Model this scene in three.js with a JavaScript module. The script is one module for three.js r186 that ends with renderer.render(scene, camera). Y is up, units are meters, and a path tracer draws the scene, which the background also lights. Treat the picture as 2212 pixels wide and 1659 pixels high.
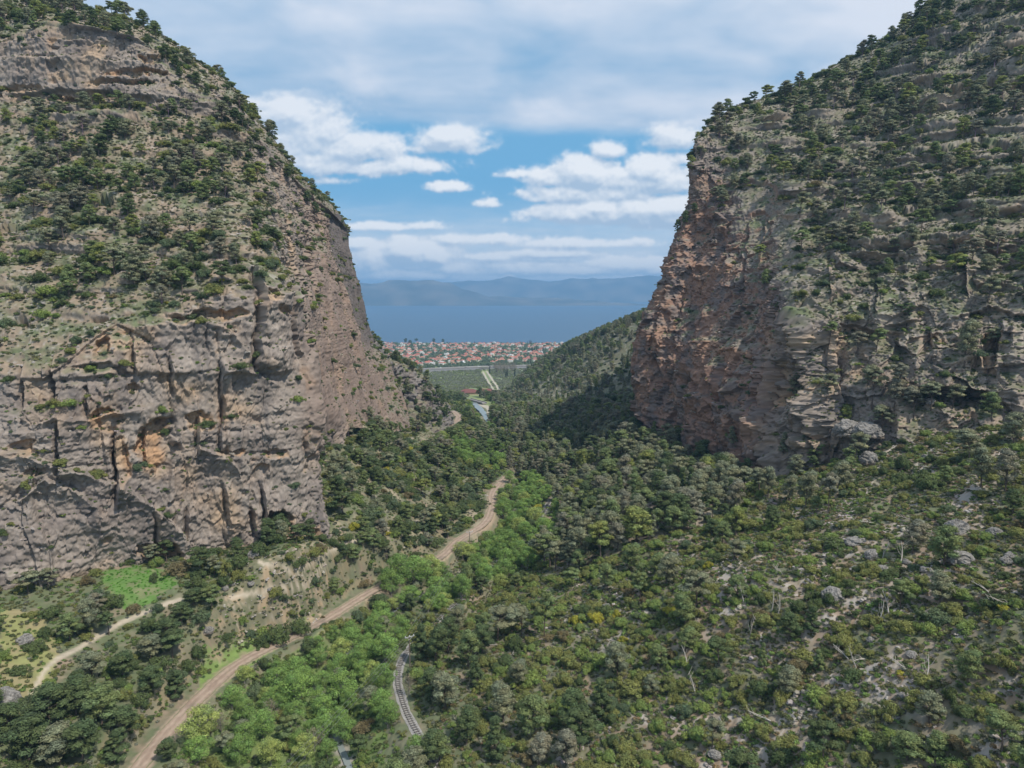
import * as THREE from 'three';
import { mergeGeometries } from 'three/addons/utils/BufferGeometryUtils.js';

// ------------------------------------------------------------------ camera, sun, exposure
const SEED = 20240417;
function rng(s) { let a = (s ^ SEED) >>> 0; return () => { a = (a + 0x6d2b79f5) | 0; let t = Math.imul(a ^ (a >>> 15), 1 | a); t = (t + Math.imul(t ^ (t >>> 7), 61 | t)) ^ t; return ((t ^ (t >>> 14)) >>> 0) / 4294967296; }; }
const { clamp, lerp, smoothstep } = THREE.MathUtils;
const sstep = (a, b, x) => { const t = Math.min(1, Math.max(0, (x - a) / (b - a))); return t * t * (3 - 2 * t); };
const scene = new THREE.Scene();
const EYE = 200, F = 1534, CX = 1106, CY = 829.5, PITCH = 7.3 * Math.PI / 180, CP = Math.cos(PITCH), SP = Math.sin(PITCH);
const camera = new THREE.PerspectiveCamera(2 * Math.atan(CY / F) * 180 / Math.PI, 4 / 3, 1, 60000);
camera.position.set(0, EYE, 0);
camera.rotation.set(-PITCH, 0, 0);
const renderer = new THREE.WebGLRenderer({ antialias: true });
renderer.setSize(1024, 768);
renderer.toneMapping = THREE.LinearToneMapping;
renderer.toneMappingExposure = 1.08;
renderer.shadowMap.enabled = true;
const SUN = new THREE.Vector3(0.53, 1.02, 0.46).normalize();
const sun = new THREE.DirectionalLight(new THREE.Color(1.0, 0.93, 0.82), 3.9);
sun.name = 'sun';
sun.position.set(SUN.x * 900, 100 + SUN.y * 900, -250 + SUN.z * 900);
sun.target.position.set(0, 100, -250);
sun.castShadow = true;
sun.shadow.mapSize.set(4096, 4096);
Object.assign(sun.shadow.camera, { left: -450, right: 450, top: 450, bottom: -450, near: 10, far: 2500 });
sun.shadow.radius = 2;
scene.add(sun, sun.target);
scene.fog = new THREE.FogExp2(new THREE.Color(0.31, 0.62, 1.0), 9e-5);

// a sight line of the survey (2212 x 1659 raster) to a world point at distance d north of the eye, or on the level h above the eye
function at(px, py, d) {
  const x = (px - CX) / F, y = (CY - py) / F, t = d / (y * SP + CP);
  return new THREE.Vector3(x * t, EYE + (y * CP - SP) * t, -d);
}
function onLevel(px, py, h) {
  const x = (px - CX) / F, y = (CY - py) / F, dy = y * CP - SP, t = h / dy;
  return new THREE.Vector3(x * t, EYE + h, -(y * SP + CP) * t);
}
function proj(x, y, z) {           // world -> survey raster and distance
  const Y = y - EYE, f = -z * CP - Y * SP, u = Y * CP - z * SP;
  return f > 0.5 ? [CX + F * x / f, CY - F * u / f, f] : [-9999, -9999, -1];
}

// ------------------------------------------------------------------ noise
const PERM = new Uint8Array(512), G3 = new Float32Array(256 * 3);
{ const r = rng(11), p = [...Array(256).keys()]; for (let i = 255; i > 0; i--) { const j = Math.floor(r() * (i + 1)); [p[i], p[j]] = [p[j], p[i]]; } for (let i = 0; i < 512; i++) PERM[i] = p[i & 255];
  for (let i = 0; i < 256; i++) { const z = r() * 2 - 1, a = r() * 6.2831853, s = Math.sqrt(1 - z * z); G3[i * 3] = Math.cos(a) * s; G3[i * 3 + 1] = Math.sin(a) * s; G3[i * 3 + 2] = z; } }
function noise(x, y, z) {
  const X = Math.floor(x), Y = Math.floor(y), Z = Math.floor(z); x -= X; y -= Y; z -= Z;
  const u = x * x * x * (x * (x * 6 - 15) + 10), v = y * y * y * (y * (y * 6 - 15) + 10), w = z * z * z * (z * (z * 6 - 15) + 10);
  const a = PERM[X & 255], b = PERM[(X + 1) & 255], Yi = Y & 255, Zi = Z & 255, Z1 = (Z + 1) & 255, Y1 = (Y + 1) & 255;
  const aa = PERM[a + Yi], ab = PERM[a + Y1], ba = PERM[b + Yi], bb = PERM[b + Y1];
  const g = (h, dx, dy, dz) => { const i = h * 3; return G3[i] * dx + G3[i + 1] * dy + G3[i + 2] * dz; };
  const n00 = g(PERM[aa + Zi], x, y, z), n10 = g(PERM[ba + Zi], x - 1, y, z), n01 = g(PERM[ab + Zi], x, y - 1, z), n11 = g(PERM[bb + Zi], x - 1, y - 1, z);
  const m00 = g(PERM[aa + Z1], x, y, z - 1), m10 = g(PERM[ba + Z1], x - 1, y, z - 1), m01 = g(PERM[ab + Z1], x, y - 1, z - 1), m11 = g(PERM[bb + Z1], x - 1, y - 1, z - 1);
  const l = (p, q, t) => p + (q - p) * t;
  return 1.5 * l(l(l(n00, n10, u), l(n01, n11, u), v), l(l(m00, m10, u), l(m01, m11, u), v), w);
}
function fbm(x, y, z, o = 4, gain = 0.5) { let s = 0, a = 1, t = 0; for (let i = 0; i < o; i++) { s += a * noise(x, y, z); t += a; a *= gain; x = x * 2.03 + 17.1; y = y * 2.03 + 3.7; z = z * 2.03 + 9.2; } return s / t; }
function ridged(x, y, z, o = 4) { let s = 0, a = 1, t = 0; for (let i = 0; i < o; i++) { s += a * (1 - 2 * Math.abs(noise(x, y, z))); t += a; a *= 0.5; x = x * 2.07 + 5.1; y = y * 2.07 + 13.7; z = z * 2.07 + 2.2; } return s / t; }
const hash1 = (i) => { let h = Math.imul(i | 0, 374761393) + 668265263; h = Math.imul(h ^ (h >>> 13), 1274126177); return ((h ^ (h >>> 16)) >>> 0) / 4294967296; };
const hash3 = (x, y, z) => hash1(x * 73856093 ^ y * 19349663 ^ z * 83492791);
const V = { f1: 0, f2: 0, id: 0, face: 0 };
function voronoi(x, y, z) {        // distances to the two nearest cell centres; cell id
  const X = Math.floor(x), Y = Math.floor(y), Z = Math.floor(z); let f1 = 9, f2 = 9, id = 0, fx = 0, fy = 0, fz = 0;
  for (let i = -1; i < 2; i++) for (let j = -1; j < 2; j++) for (let k = -1; k < 2; k++) {
    const cx = X + i, cy = Y + j, cz = Z + k, h = hash3(cx, cy, cz), h2 = hash1((h * 1e6) | 0), h3 = hash1((h2 * 1e6) | 0);
    const dx = cx + h - x, dy = cy + h2 - y, dz = cz + h3 - z, d = dx * dx + dy * dy + dz * dz;
    if (d < f1) { f2 = f1; f1 = d; id = h3; fx = dx; fy = dy; fz = dz; } else if (d < f2) f2 = d;
  }
  V.f1 = Math.sqrt(f1); V.f2 = Math.sqrt(f2); V.id = id; const t1 = hash1((id * 9e5) | 0), t2 = hash1((id * 7e5) | 0); V.face = fx * (t1 - 0.5) * 2 + fy * (t2 - 0.5) * 2 + fz * (hash1((t1 * 8e5) | 0) - 0.5) * 2; return V;
}
function ledge(s, period, sharp, salt) { const t = s / period, i = Math.floor(t), f = t - i; return lerp(hash1(i + salt), hash1(i + 1 + salt), sstep(1 - sharp, 1, f)) - 0.5; }

function inPoly(x, y, p) { let c = false; for (let i = 0, j = p.length - 1; i < p.length; j = i++) { const a = p[i], b = p[j]; if ((a[1] > y) !== (b[1] > y) && x < (b[0] - a[0]) * (y - a[1]) / (b[1] - a[1]) + a[0]) c = !c; } return c; }
function polyDist(x, y, p) { let m = 1e9; for (let i = 0; i + 1 < p.length; i++) { const ax = p[i][0], ay = p[i][1], bx = p[i + 1][0] - ax, by = p[i + 1][1] - ay, t = clamp(((x - ax) * bx + (y - ay) * by) / (bx * bx + by * by || 1), 0, 1), dx = ax + bx * t - x, dy = ay + by * t - y; m = Math.min(m, dx * dx + dy * dy); } return Math.sqrt(m); }
const mix3 = (a, b, t) => [a[0] + (b[0] - a[0]) * t, a[1] + (b[1] - a[1]) * t, a[2] + (b[2] - a[2]) * t];

// ------------------------------------------------------------------ naming
const used = {};
function numbered(n) { const k = used[n] = (used[n] ?? -1) + 1; return k ? n + '_' + String(k).padStart(3, '0') : n; }
function tag(o, label, category, group) { o.userData.label = label; o.userData.category = category; if (group) o.userData.group = group; return o; }
function thing(name, label, category, p = [0, 0, 0], turn = 0, group) { const o = new THREE.Group(); o.name = numbered(name); o.position.set(...p); o.rotation.y = turn; scene.add(o); return tag(o, label, category, group); }
function part(name, geo, m, parent) { const o = new THREE.Mesh(geo, m); o.name = name; o.castShadow = o.receiveShadow = true; parent.add(o); return o; }
function structure(name, geo, m) { const o = part(numbered(name), geo, m, scene); o.userData.kind = 'structure'; return o; }
const mat = (r, g, b, rough = 0.95, extra = {}) => new THREE.MeshStandardMaterial({ color: new THREE.Color().setRGB(r, g, b), roughness: rough, ...extra });

// ------------------------------------------------------------------ sky: one computed panorama of air and clouds
const toLin = (c) => c.map((v) => { v /= 255; return v <= 0.04045 ? v / 12.92 : Math.pow((v + 0.055) / 1.055, 2.4); });
const CUM = [
  [878, 546, 48, 30, 1.5], [932, 554, 40, 26, 1.45], [1262, 380, 62, 36, 1.35], [1400, 376, 64, 36, 1.3], [620, 252, 74, 48, 1.15], [700, 285, 60, 40, 1.1], [1440, 455, 74, 30, 1.3], [1300, 452, 60, 20, 1.3], [1365, 455, 60, 24, 1.35], [960, 300, 44, 22, 1.25], // cumulus: direction (survey raster), half sizes, strength
  [640, 292, 150, 62, 1.0], [770, 322, 110, 40, 1.0], [590, 232, 80, 36, 0.8], [850, 362, 150, 26, 0.85], [690, 355, 130, 34, 0.8], [975, 308, 84, 30, 1.05], [905, 320, 40, 22, 0.7],
  [1311, 328, 40, 21, 0.95], [1200, 388, 95, 26, 0.85], [1270, 370, 70, 30, 1.0], [1390, 392, 130, 40, 1.1], [1290, 420, 190, 26, 0.9], [1120, 378, 60, 12, 0.65], [1455, 300, 60, 34, 0.9], [1480, 345, 100, 18, 0.7], [1330, 464, 200, 25, 1.2], [1450, 470, 120, 32, 1.1],
  [895, 552, 84, 34, 1.3], [800, 570, 70, 40, 1.15], [835, 594, 110, 20, 1.0], [770, 528, 50, 14, 1.0], [930, 598, 50, 12, 1.0], [1180, 550, 130, 13, 0.95], [1060, 556, 80, 12, 0.9], [1370, 574, 130, 20, 1.1], [1290, 586, 170, 15, 1.0], [1430, 586, 60, 20, 1.1],
  [960, 404, 56, 17, 0.75], [1062, 440, 36, 14, 0.7], [850, 490, 150, 13, 0.75], [1000, 518, 210, 16, 0.7], [1270, 528, 240, 15, 0.72], [1100, 582, 350, 22, 0.85], [720, 392, 70, 14, 0.6], [1180, 430, 80, 14, 0.6],
];
function cumulus(X, Y) { let s = 0; for (const c of CUM) { const dx = (X - c[0]) / c[2], dy = (Y - c[1]) / (c[3] * (Y > c[1] ? 0.8 : 1.15)), q = dx * dx + dy * dy; if (q < 5) s = Math.max(s, c[4] * Math.exp(-0.75 * q)); } return s; }
function skyColour(x, y, z) {
  const el = Math.asin(clamp(y, -1, 1)), az = Math.atan2(x, -z), inFront = z < -0.15;
  const X = inFront ? proj(x * 1000, EYE + y * 1000, z * 1000)[0] : CX + az * F, Y = inFront ? proj(x * 1000, EYE + y * 1000, z * 1000)[1] : CY - F * Math.tan(Math.min(el, 1.2) - PITCH);
  const e = el * 57.2958;
  const blue = mix3(toLin([176, 206, 228]), toLin([112, 172, 214]), sstep(1, 9, e)), deep = toLin([92, 150, 204]);
  let c = mix3(blue, deep, sstep(14, 60, e));
  const k = 1 / (Math.max(0.02, y) + 0.12), cx = x * k, cz = z * k;                       // a flat layer seen in perspective
  const n1 = fbm(cx * 1.25 + 4.2 + 0.5 * noise(cx * 2, cz * 2, 4), cz * 1.7, 1.7, 5), n2 = fbm(cx * 4.2, cz * 5.2 + 8, 5.1, 4);
  // thin high sheet, ending along a line in the north
  const edgeY = 284 + (X - 1060) * 0.02 - 14 * sstep(1050, 760, X) + 60 * sstep(1500, 1800, X), thin = Math.max(0, Math.abs(az) > 0.75 ? 1 : 0);
  const high = Math.max(thin * sstep(5, 11, e), sstep(edgeY + 10 + 16 * n2, edgeY - 26 + 22 * n1, Y)) * clamp(0.80 + 0.32 * n1, 0.35, 0.97);
  const sheet = mix3(toLin([152, 182, 212]), toLin([222, 227, 238]), clamp(0.5 + 1.15 * n1 + 0.55 * n2 + 0.14 * sstep(130, 20, Y), 0, 1));
  c = mix3(c, sheet, high);
  // low veil towards the horizon
  c = mix3(c, toLin([212, 222, 234]), 0.85 * sstep(8, 1.5, e + 2.6 * n1 + 1.6 * n2)); c = mix3(c, toLin([238, 241, 246]), 0.8 * sstep(3.4, 1.2, e + 1.2 * n1 + 1.2 * n2));
  // cumulus
  const q = (dx, dy) => cumulus(X + dx, Y + dy) + 0.52 * fbm((X + dx) / 66, (Y + dy) / 38, 3.3, 6, 0.58) + 0.06 * noise((X + dx) / 9, (Y + dy) / 7, 8.8);
  const d = Math.abs(az) < 0.9 ? q(0, 0) : 0, body = sstep(lerp(0.24, 0.34, sstep(280, 380, Y)), lerp(0.74, 0.62, sstep(280, 380, Y)), d);
  if (body > 0) {
    const up = q(5, -10), up2 = q(12, -26), lit = clamp(0.5 + 1.6 * (d - up) + 0.7 * (d - up2), 0, 1);
    const white = mix3(toLin([174, 194, 216]), toLin([246, 247, 249]), lit), soft = mix3(white, toLin([196, 210, 228]), 0.35 * sstep(420, 200, Y));
    c = mix3(c, soft, body * 0.93);
  } else if (Math.abs(az) >= 0.9) {
    const m = fbm(az * 3.1 + 2, e * 0.16, 2.2, 5), b = sstep(0.12, 0.32, m) * sstep(1, 4, e) * sstep(34, 20, e);
    c = mix3(c, toLin([205, 214, 228]), 0.7 * b);
  }
  return c;
}
{
  const Wd = 4096, Hd = 2048, data = new Float32Array(Wd * Hd * 4);
  const put = (r, q, c) => { const o = (r * Wd + q) * 4; data[o] = c[0]; data[o + 1] = c[1]; data[o + 2] = c[2]; data[o + 3] = 1; };
  const dir = (r, q) => { const el = ((r + 0.5) / Hd - 0.5) * Math.PI, az = ((q + 0.5) / Wd - 0.5) * 2 * Math.PI; return [Math.cos(az) * Math.cos(el), Math.sin(el), Math.sin(az) * Math.cos(el)]; };
  const q0 = Wd / 4 - 480, q1 = Wd / 4 + 480, r1 = Hd / 2 + 330;        // the north is at a quarter of the width
  for (let r = 0; r < Hd / 2; r += 1) for (let q = 0; q < Wd; q++) put(r, q, [0.30, 0.36, 0.42]);
  for (let r = Hd / 2; r < Hd; r++) for (let q = q0; q < q1; q++) if (r < r1) put(r, q, skyColour(...dir(r, q)));
  for (let r = Hd / 2; r < Hd; r += 8) for (let q = 0; q < Wd; q += 8) {
    if (r + 8 <= r1 && q >= q0 && q < q1) continue;
    const c = skyColour(...dir(r + 3.5, q + 3.5));
    for (let i = 0; i < 8; i++) for (let j = 0; j < 8; j++) if (!(r + i < r1 && q + j >= q0 && q + j < q1)) put(r + i, q + j, c);
  }
  const sky = new THREE.DataTexture(data, Wd, Hd, THREE.RGBAFormat, THREE.FloatType);
  sky.mapping = THREE.EquirectangularReflectionMapping; sky.magFilter = THREE.LinearFilter; sky.needsUpdate = true;
  scene.background = sky; scene.environment = sky;
}
// ------------------------------------------------------------------ rock faces and slopes: lofted sheets with real relief
const C = { grey: [0.248, 0.208, 0.178], dark: [0.105, 0.094, 0.09], tan: [0.40, 0.285, 0.185], orange: [0.41, 0.23, 0.11], soil: [0.245, 0.19, 0.138], pale: [0.335, 0.305, 0.27], dry: [0.165, 0.158, 0.098], herb: [0.105, 0.13, 0.062], red: [0.235, 0.13, 0.095], redlight: [0.34, 0.19, 0.125] };
function cubic(a, b, c, d, t, k) { const m0 = (c - a) * k, m1 = (d - b) * k, t2 = t * t, t3 = t2 * t; return (2 * t3 - 3 * t2 + 1) * b + (t3 - 2 * t2 + t) * m0 + (-2 * t3 + 3 * t2) * c + (t3 - t2) * m1; }
// ctrl[i][j]: columns of survey points from the foot to the crest; nu, nv: cells per span
function loft(ctrl, nu, nv, k = 0.36) {
  const I = ctrl.length, J = ctrl[0].length, us = [], vs = [];
  for (let i = 0; i < I - 1; i++) for (let s = 0; s < nu[i]; s++) us.push(i + s / nu[i]); us.push(I - 1);
  for (let j = 0; j < J - 1; j++) for (let s = 0; s < nv[j]; s++) vs.push(j + s / nv[j]); vs.push(J - 1);
  const P = ctrl.map((c) => c.map((p) => at(p[0], p[1], p[2])));
  const nU = us.length, nV = vs.length, pos = new Float32Array(nU * nV * 3);
  const cl = (v, m) => Math.max(0, Math.min(m, v));
  for (let a = 0; a < nU; a++) {
    const i = Math.min(I - 2, Math.floor(us[a])), t = us[a] - i;
    const col = [];
    for (let j = 0; j < J; j++) { const q = [P[cl(i - 1, I - 1)][j], P[i][j], P[i + 1][j], P[cl(i + 2, I - 1)][j]]; col.push(['x', 'y', 'z'].map((w) => cubic(q[0][w], q[1][w], q[2][w], q[3][w], t, k))); }
    for (let b = 0; b < nV; b++) {
      const j = Math.min(J - 2, Math.floor(vs[b])), s = vs[b] - j, o = (a * nV + b) * 3;
      for (let w = 0; w < 3; w++) pos[o + w] = cubic(col[cl(j - 1, J - 1)][w], col[j][w], col[j + 1][w], col[cl(j + 2, J - 1)][w], s, k);
    }
  }
  return { pos, nU, nV, us, vs };
}
function gridNormals(g) {
  const { pos, nU, nV } = g, nor = new Float32Array(pos.length);
  for (let a = 0; a < nU; a++) for (let b = 0; b < nV; b++) {
    const a0 = Math.max(0, a - 1), a1 = Math.min(nU - 1, a + 1), b0 = Math.max(0, b - 1), b1 = Math.min(nV - 1, b + 1);
    const p = (a0 * nV + b) * 3, q = (a1 * nV + b) * 3, r = (a * nV + b0) * 3, s = (a * nV + b1) * 3, o = (a * nV + b) * 3;
    const ux = pos[q] - pos[p], uy = pos[q + 1] - pos[p + 1], uz = pos[q + 2] - pos[p + 2], vx = pos[s] - pos[r], vy = pos[s + 1] - pos[r + 1], vz = pos[s + 2] - pos[r + 2];
    let x = uy * vz - uz * vy, y = uz * vx - ux * vz, z = ux * vy - uy * vx; const l = Math.hypot(x, y, z) || 1;
    nor[o] = x / l; nor[o + 1] = y / l; nor[o + 2] = z / l;
  }
  return nor;
}
function gridGeometry(g, col) {
  const { pos, nU, nV } = g, idx = new Uint32Array((nU - 1) * (nV - 1) * 6); let o = 0;
  for (let a = 0; a < nU - 1; a++) for (let b = 0; b < nV - 1; b++) { const p = a * nV + b, q = p + nV; idx[o++] = p; idx[o++] = q; idx[o++] = q + 1; idx[o++] = p; idx[o++] = q + 1; idx[o++] = p + 1; }
  const geo = new THREE.BufferGeometry();
  geo.setAttribute('position', new THREE.BufferAttribute(pos, 3)); geo.setAttribute('normal', new THREE.BufferAttribute(gridNormals(g), 3));
  geo.setAttribute('color', new THREE.BufferAttribute(col, 3)); geo.setIndex(new THREE.BufferAttribute(idx, 1));
  return geo;
}
const CAVES = { // hollows: survey position, half width, half height, depth in metres
  left: [[222, 752, 20, 22, 4.5], [285, 835, 11, 12, 2.2], [232, 905, 30, 26, 2.5], [335, 960, 36, 56, 4], [262, 985, 16, 50, 2.6], [425, 905, 26, 20, 2.2], [240, 435, 22, 12, 5], [170, 215, 60, 8, 4], [180, 245, 34, 12, 3.5], [130, 240, 30, 8, 3], [300, 160, 60, 7, 3], [270, 180, 70, 6, 3], [60, 195, 40, 5, 2], [330, 130, 26, 9, 3],
    [352, 1195, 30, 28, 3.5], [318, 1188, 24, 14, 3], [600, 1120, 30, 22, 3.2], [650, 1150, 36, 14, 3], [555, 1010, 14, 18, 1.5], [470, 680, 50, 10, 2.5], [400, 690, 30, 8, 2], [30, 700, 34, 10, 2.5], [60, 960, 24, 14, 2], [210, 690, 22, 8, 2.5], [560, 640, 12, 10, 2], [345, 905, 26, 10, 2.5], [30, 500, 36, 16, 3], [490, 970, 30, 7, 1.6], [590, 970, 20, 9, 1.6]],
  right: [[1720, 830, 30, 44, 4], [1705, 860, 20, 20, 3], [2075, 860, 60, 22, 4.5], [1820, 900, 18, 20, 2], [1410, 760, 9, 40, 2.4], [1392, 850, 9, 34, 2.2], [1440, 700, 10, 26, 2], [1520, 600, 12, 26, 1.6], [1590, 770, 34, 14, 1.6], [1590, 570, 10, 30, 1.6], [1640, 470, 16, 10, 2], [1560, 480, 16, 8, 1.5], [2100, 190, 60, 8, 4], [2150, 320, 24, 10, 3], [1980, 470, 40, 8, 2.5], [2100, 540, 60, 7, 2.5], [1900, 560, 50, 7, 2], [2000, 740, 40, 14, 2], [1900, 730, 34, 12, 2], [2140, 770, 16, 50, 3.5], [2165, 180, 40, 7, 3]],
};
const RAMPS = { // shelves: below the surveyed line the rock stands out (or, negative, hangs over): polyline, depth, reach
  left: [[[[-60, 935], [60, 965], [150, 1000], [250, 1035], [330, 1090], [410, 1170]], 4.5, 60], [[[130, 892], [200, 900], [260, 880], [340, 868]], 3, 40], [[[-40, 775], [60, 770], [120, 790]], 3, 40], [[[300, 705], [400, 690], [480, 700], [530, 760]], 3.5, 50], [[[390, 1010], [425, 955], [480, 975], [520, 1040]], 3.2, 40], [[[40, 1075], [110, 1020], [170, 1050], [230, 1110]], 3, 40], [[[420, 800], [520, 790], [600, 830]], 3, 40], [[[160, 790], [240, 780], [280, 800]], -2.5, 26], [[[30, 205], [180, 195], [340, 212]], -3.2, 26], [[[0, 130], [200, 125], [320, 140]], 2.6, 26], [[[20, 262], [160, 258], [330, 240]], 3, 30], [[[555, 640], [600, 632], [640, 660]], 2.5, 30]],
  right: [[[[1960, 842], [2020, 832], [2090, 836], [2160, 856]], -7, 46], [[[1960, 770], [2060, 752], [2180, 765]], 5, 50], [[[1760, 610], [1880, 590], [2000, 610], [2230, 580]], 5, 46], [[[1800, 700], [1900, 715], [1990, 690]], -4.5, 40], [[[1700, 690], [1740, 684], [1790, 720]], 4, 50], [[[2060, 690], [2140, 665], [2230, 690]], -5, 50], [[[1850, 535], [2000, 520], [2230, 500]], -3.5, 30], [[[1800, 470], [1930, 452], [2060, 470]], 4, 34], [[[2010, 325], [2120, 300], [2230, 320]], -4, 30], [[[2050, 190], [2140, 172], [2230, 190]], -5, 30], [[[1850, 330], [1960, 318], [2040, 350]], -3, 26], [[[1560, 400], [1620, 385], [1680, 400]], -2.4, 24], [[[1580, 900], [1640, 880], [1700, 920]], 5, 70], [[[1480, 860], [1540, 850], [1600, 890]], 4.5, 70]],
};
const CRACKS = { // fissures: survey polyline, half width, depth
  left: [[[[470, 780], [474, 880], [470, 960]], 3, 3], [[[365, 770], [370, 850]], 3, 3], [[[60, 800], [66, 900]], 3, 3], [[[190, 830], [196, 900]], 3, 3], [[[330, 1090], [336, 1180]], 3, 3], [[[480, 1040], [486, 1130]], 3, 3], [[[690, 620], [708, 740], [722, 850]], 3, 3], [[[655, 540], [672, 640], [690, 760]], 3, 3], [[[740, 700], [762, 800], [780, 880]], 3, 3], [[[545, 590], [548, 680], [540, 790]], 4, 5], [[[122, 770], [124, 870]], 3, 3], [[[132, 900], [136, 1020]], 3.5, 3], [[[248, 930], [250, 1075]], 4.5, 5], [[[290, 730], [293, 800]], 3.5, 3], [[[310, 930], [309, 1000]], 3, 2.5], [[[424, 900], [422, 970]], 4, 3.5], [[[397, 1090], [398, 1160]], 3, 2.5], [[[560, 1050], [565, 1120], [580, 1150]], 4, 4], [[[537, 1090], [545, 1150], [580, 1170]], 3.5, 3], [[[716, 760], [722, 830]], 2.5, 2.5], [[[650, 870], [655, 980]], 3, 2.5], [[[700, 420], [716, 560], [735, 700]], 2, 2.5], [[[640, 640], [642, 780]], 3, 3], [[[605, 610], [620, 700], [650, 850]], 3, 2.5]],
  right: [[[[1712, 690], [1738, 790], [1760, 905], [1770, 1040]], 3, 4], [[[1640, 880], [1630, 960], [1622, 1040]], 4, 5], [[[1560, 900], [1556, 1020]], 4, 4], [[[1905, 600], [1912, 680]], 4, 4], [[[2090, 560], [2096, 640]], 4, 4], [[[2160, 690], [2150, 800]], 4, 5], [[[1745, 640], [1700, 720], [1690, 900]], 6, 4], [[[1660, 480], [1650, 640], [1640, 800]], 5, 3], [[[1570, 560], [1500, 760]], 4, 2], [[[1450, 560], [1400, 780]], 4, 2.5], [[[1690, 940], [1680, 1020]], 5, 3], [[[1770, 760], [1790, 860]], 5, 3], [[[2010, 720], [2015, 790]], 5, 3], [[[1480, 640], [1440, 860]], 3, 2], [[[1620, 480], [1610, 620], [1560, 860]], 3, 2]],
};
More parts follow.
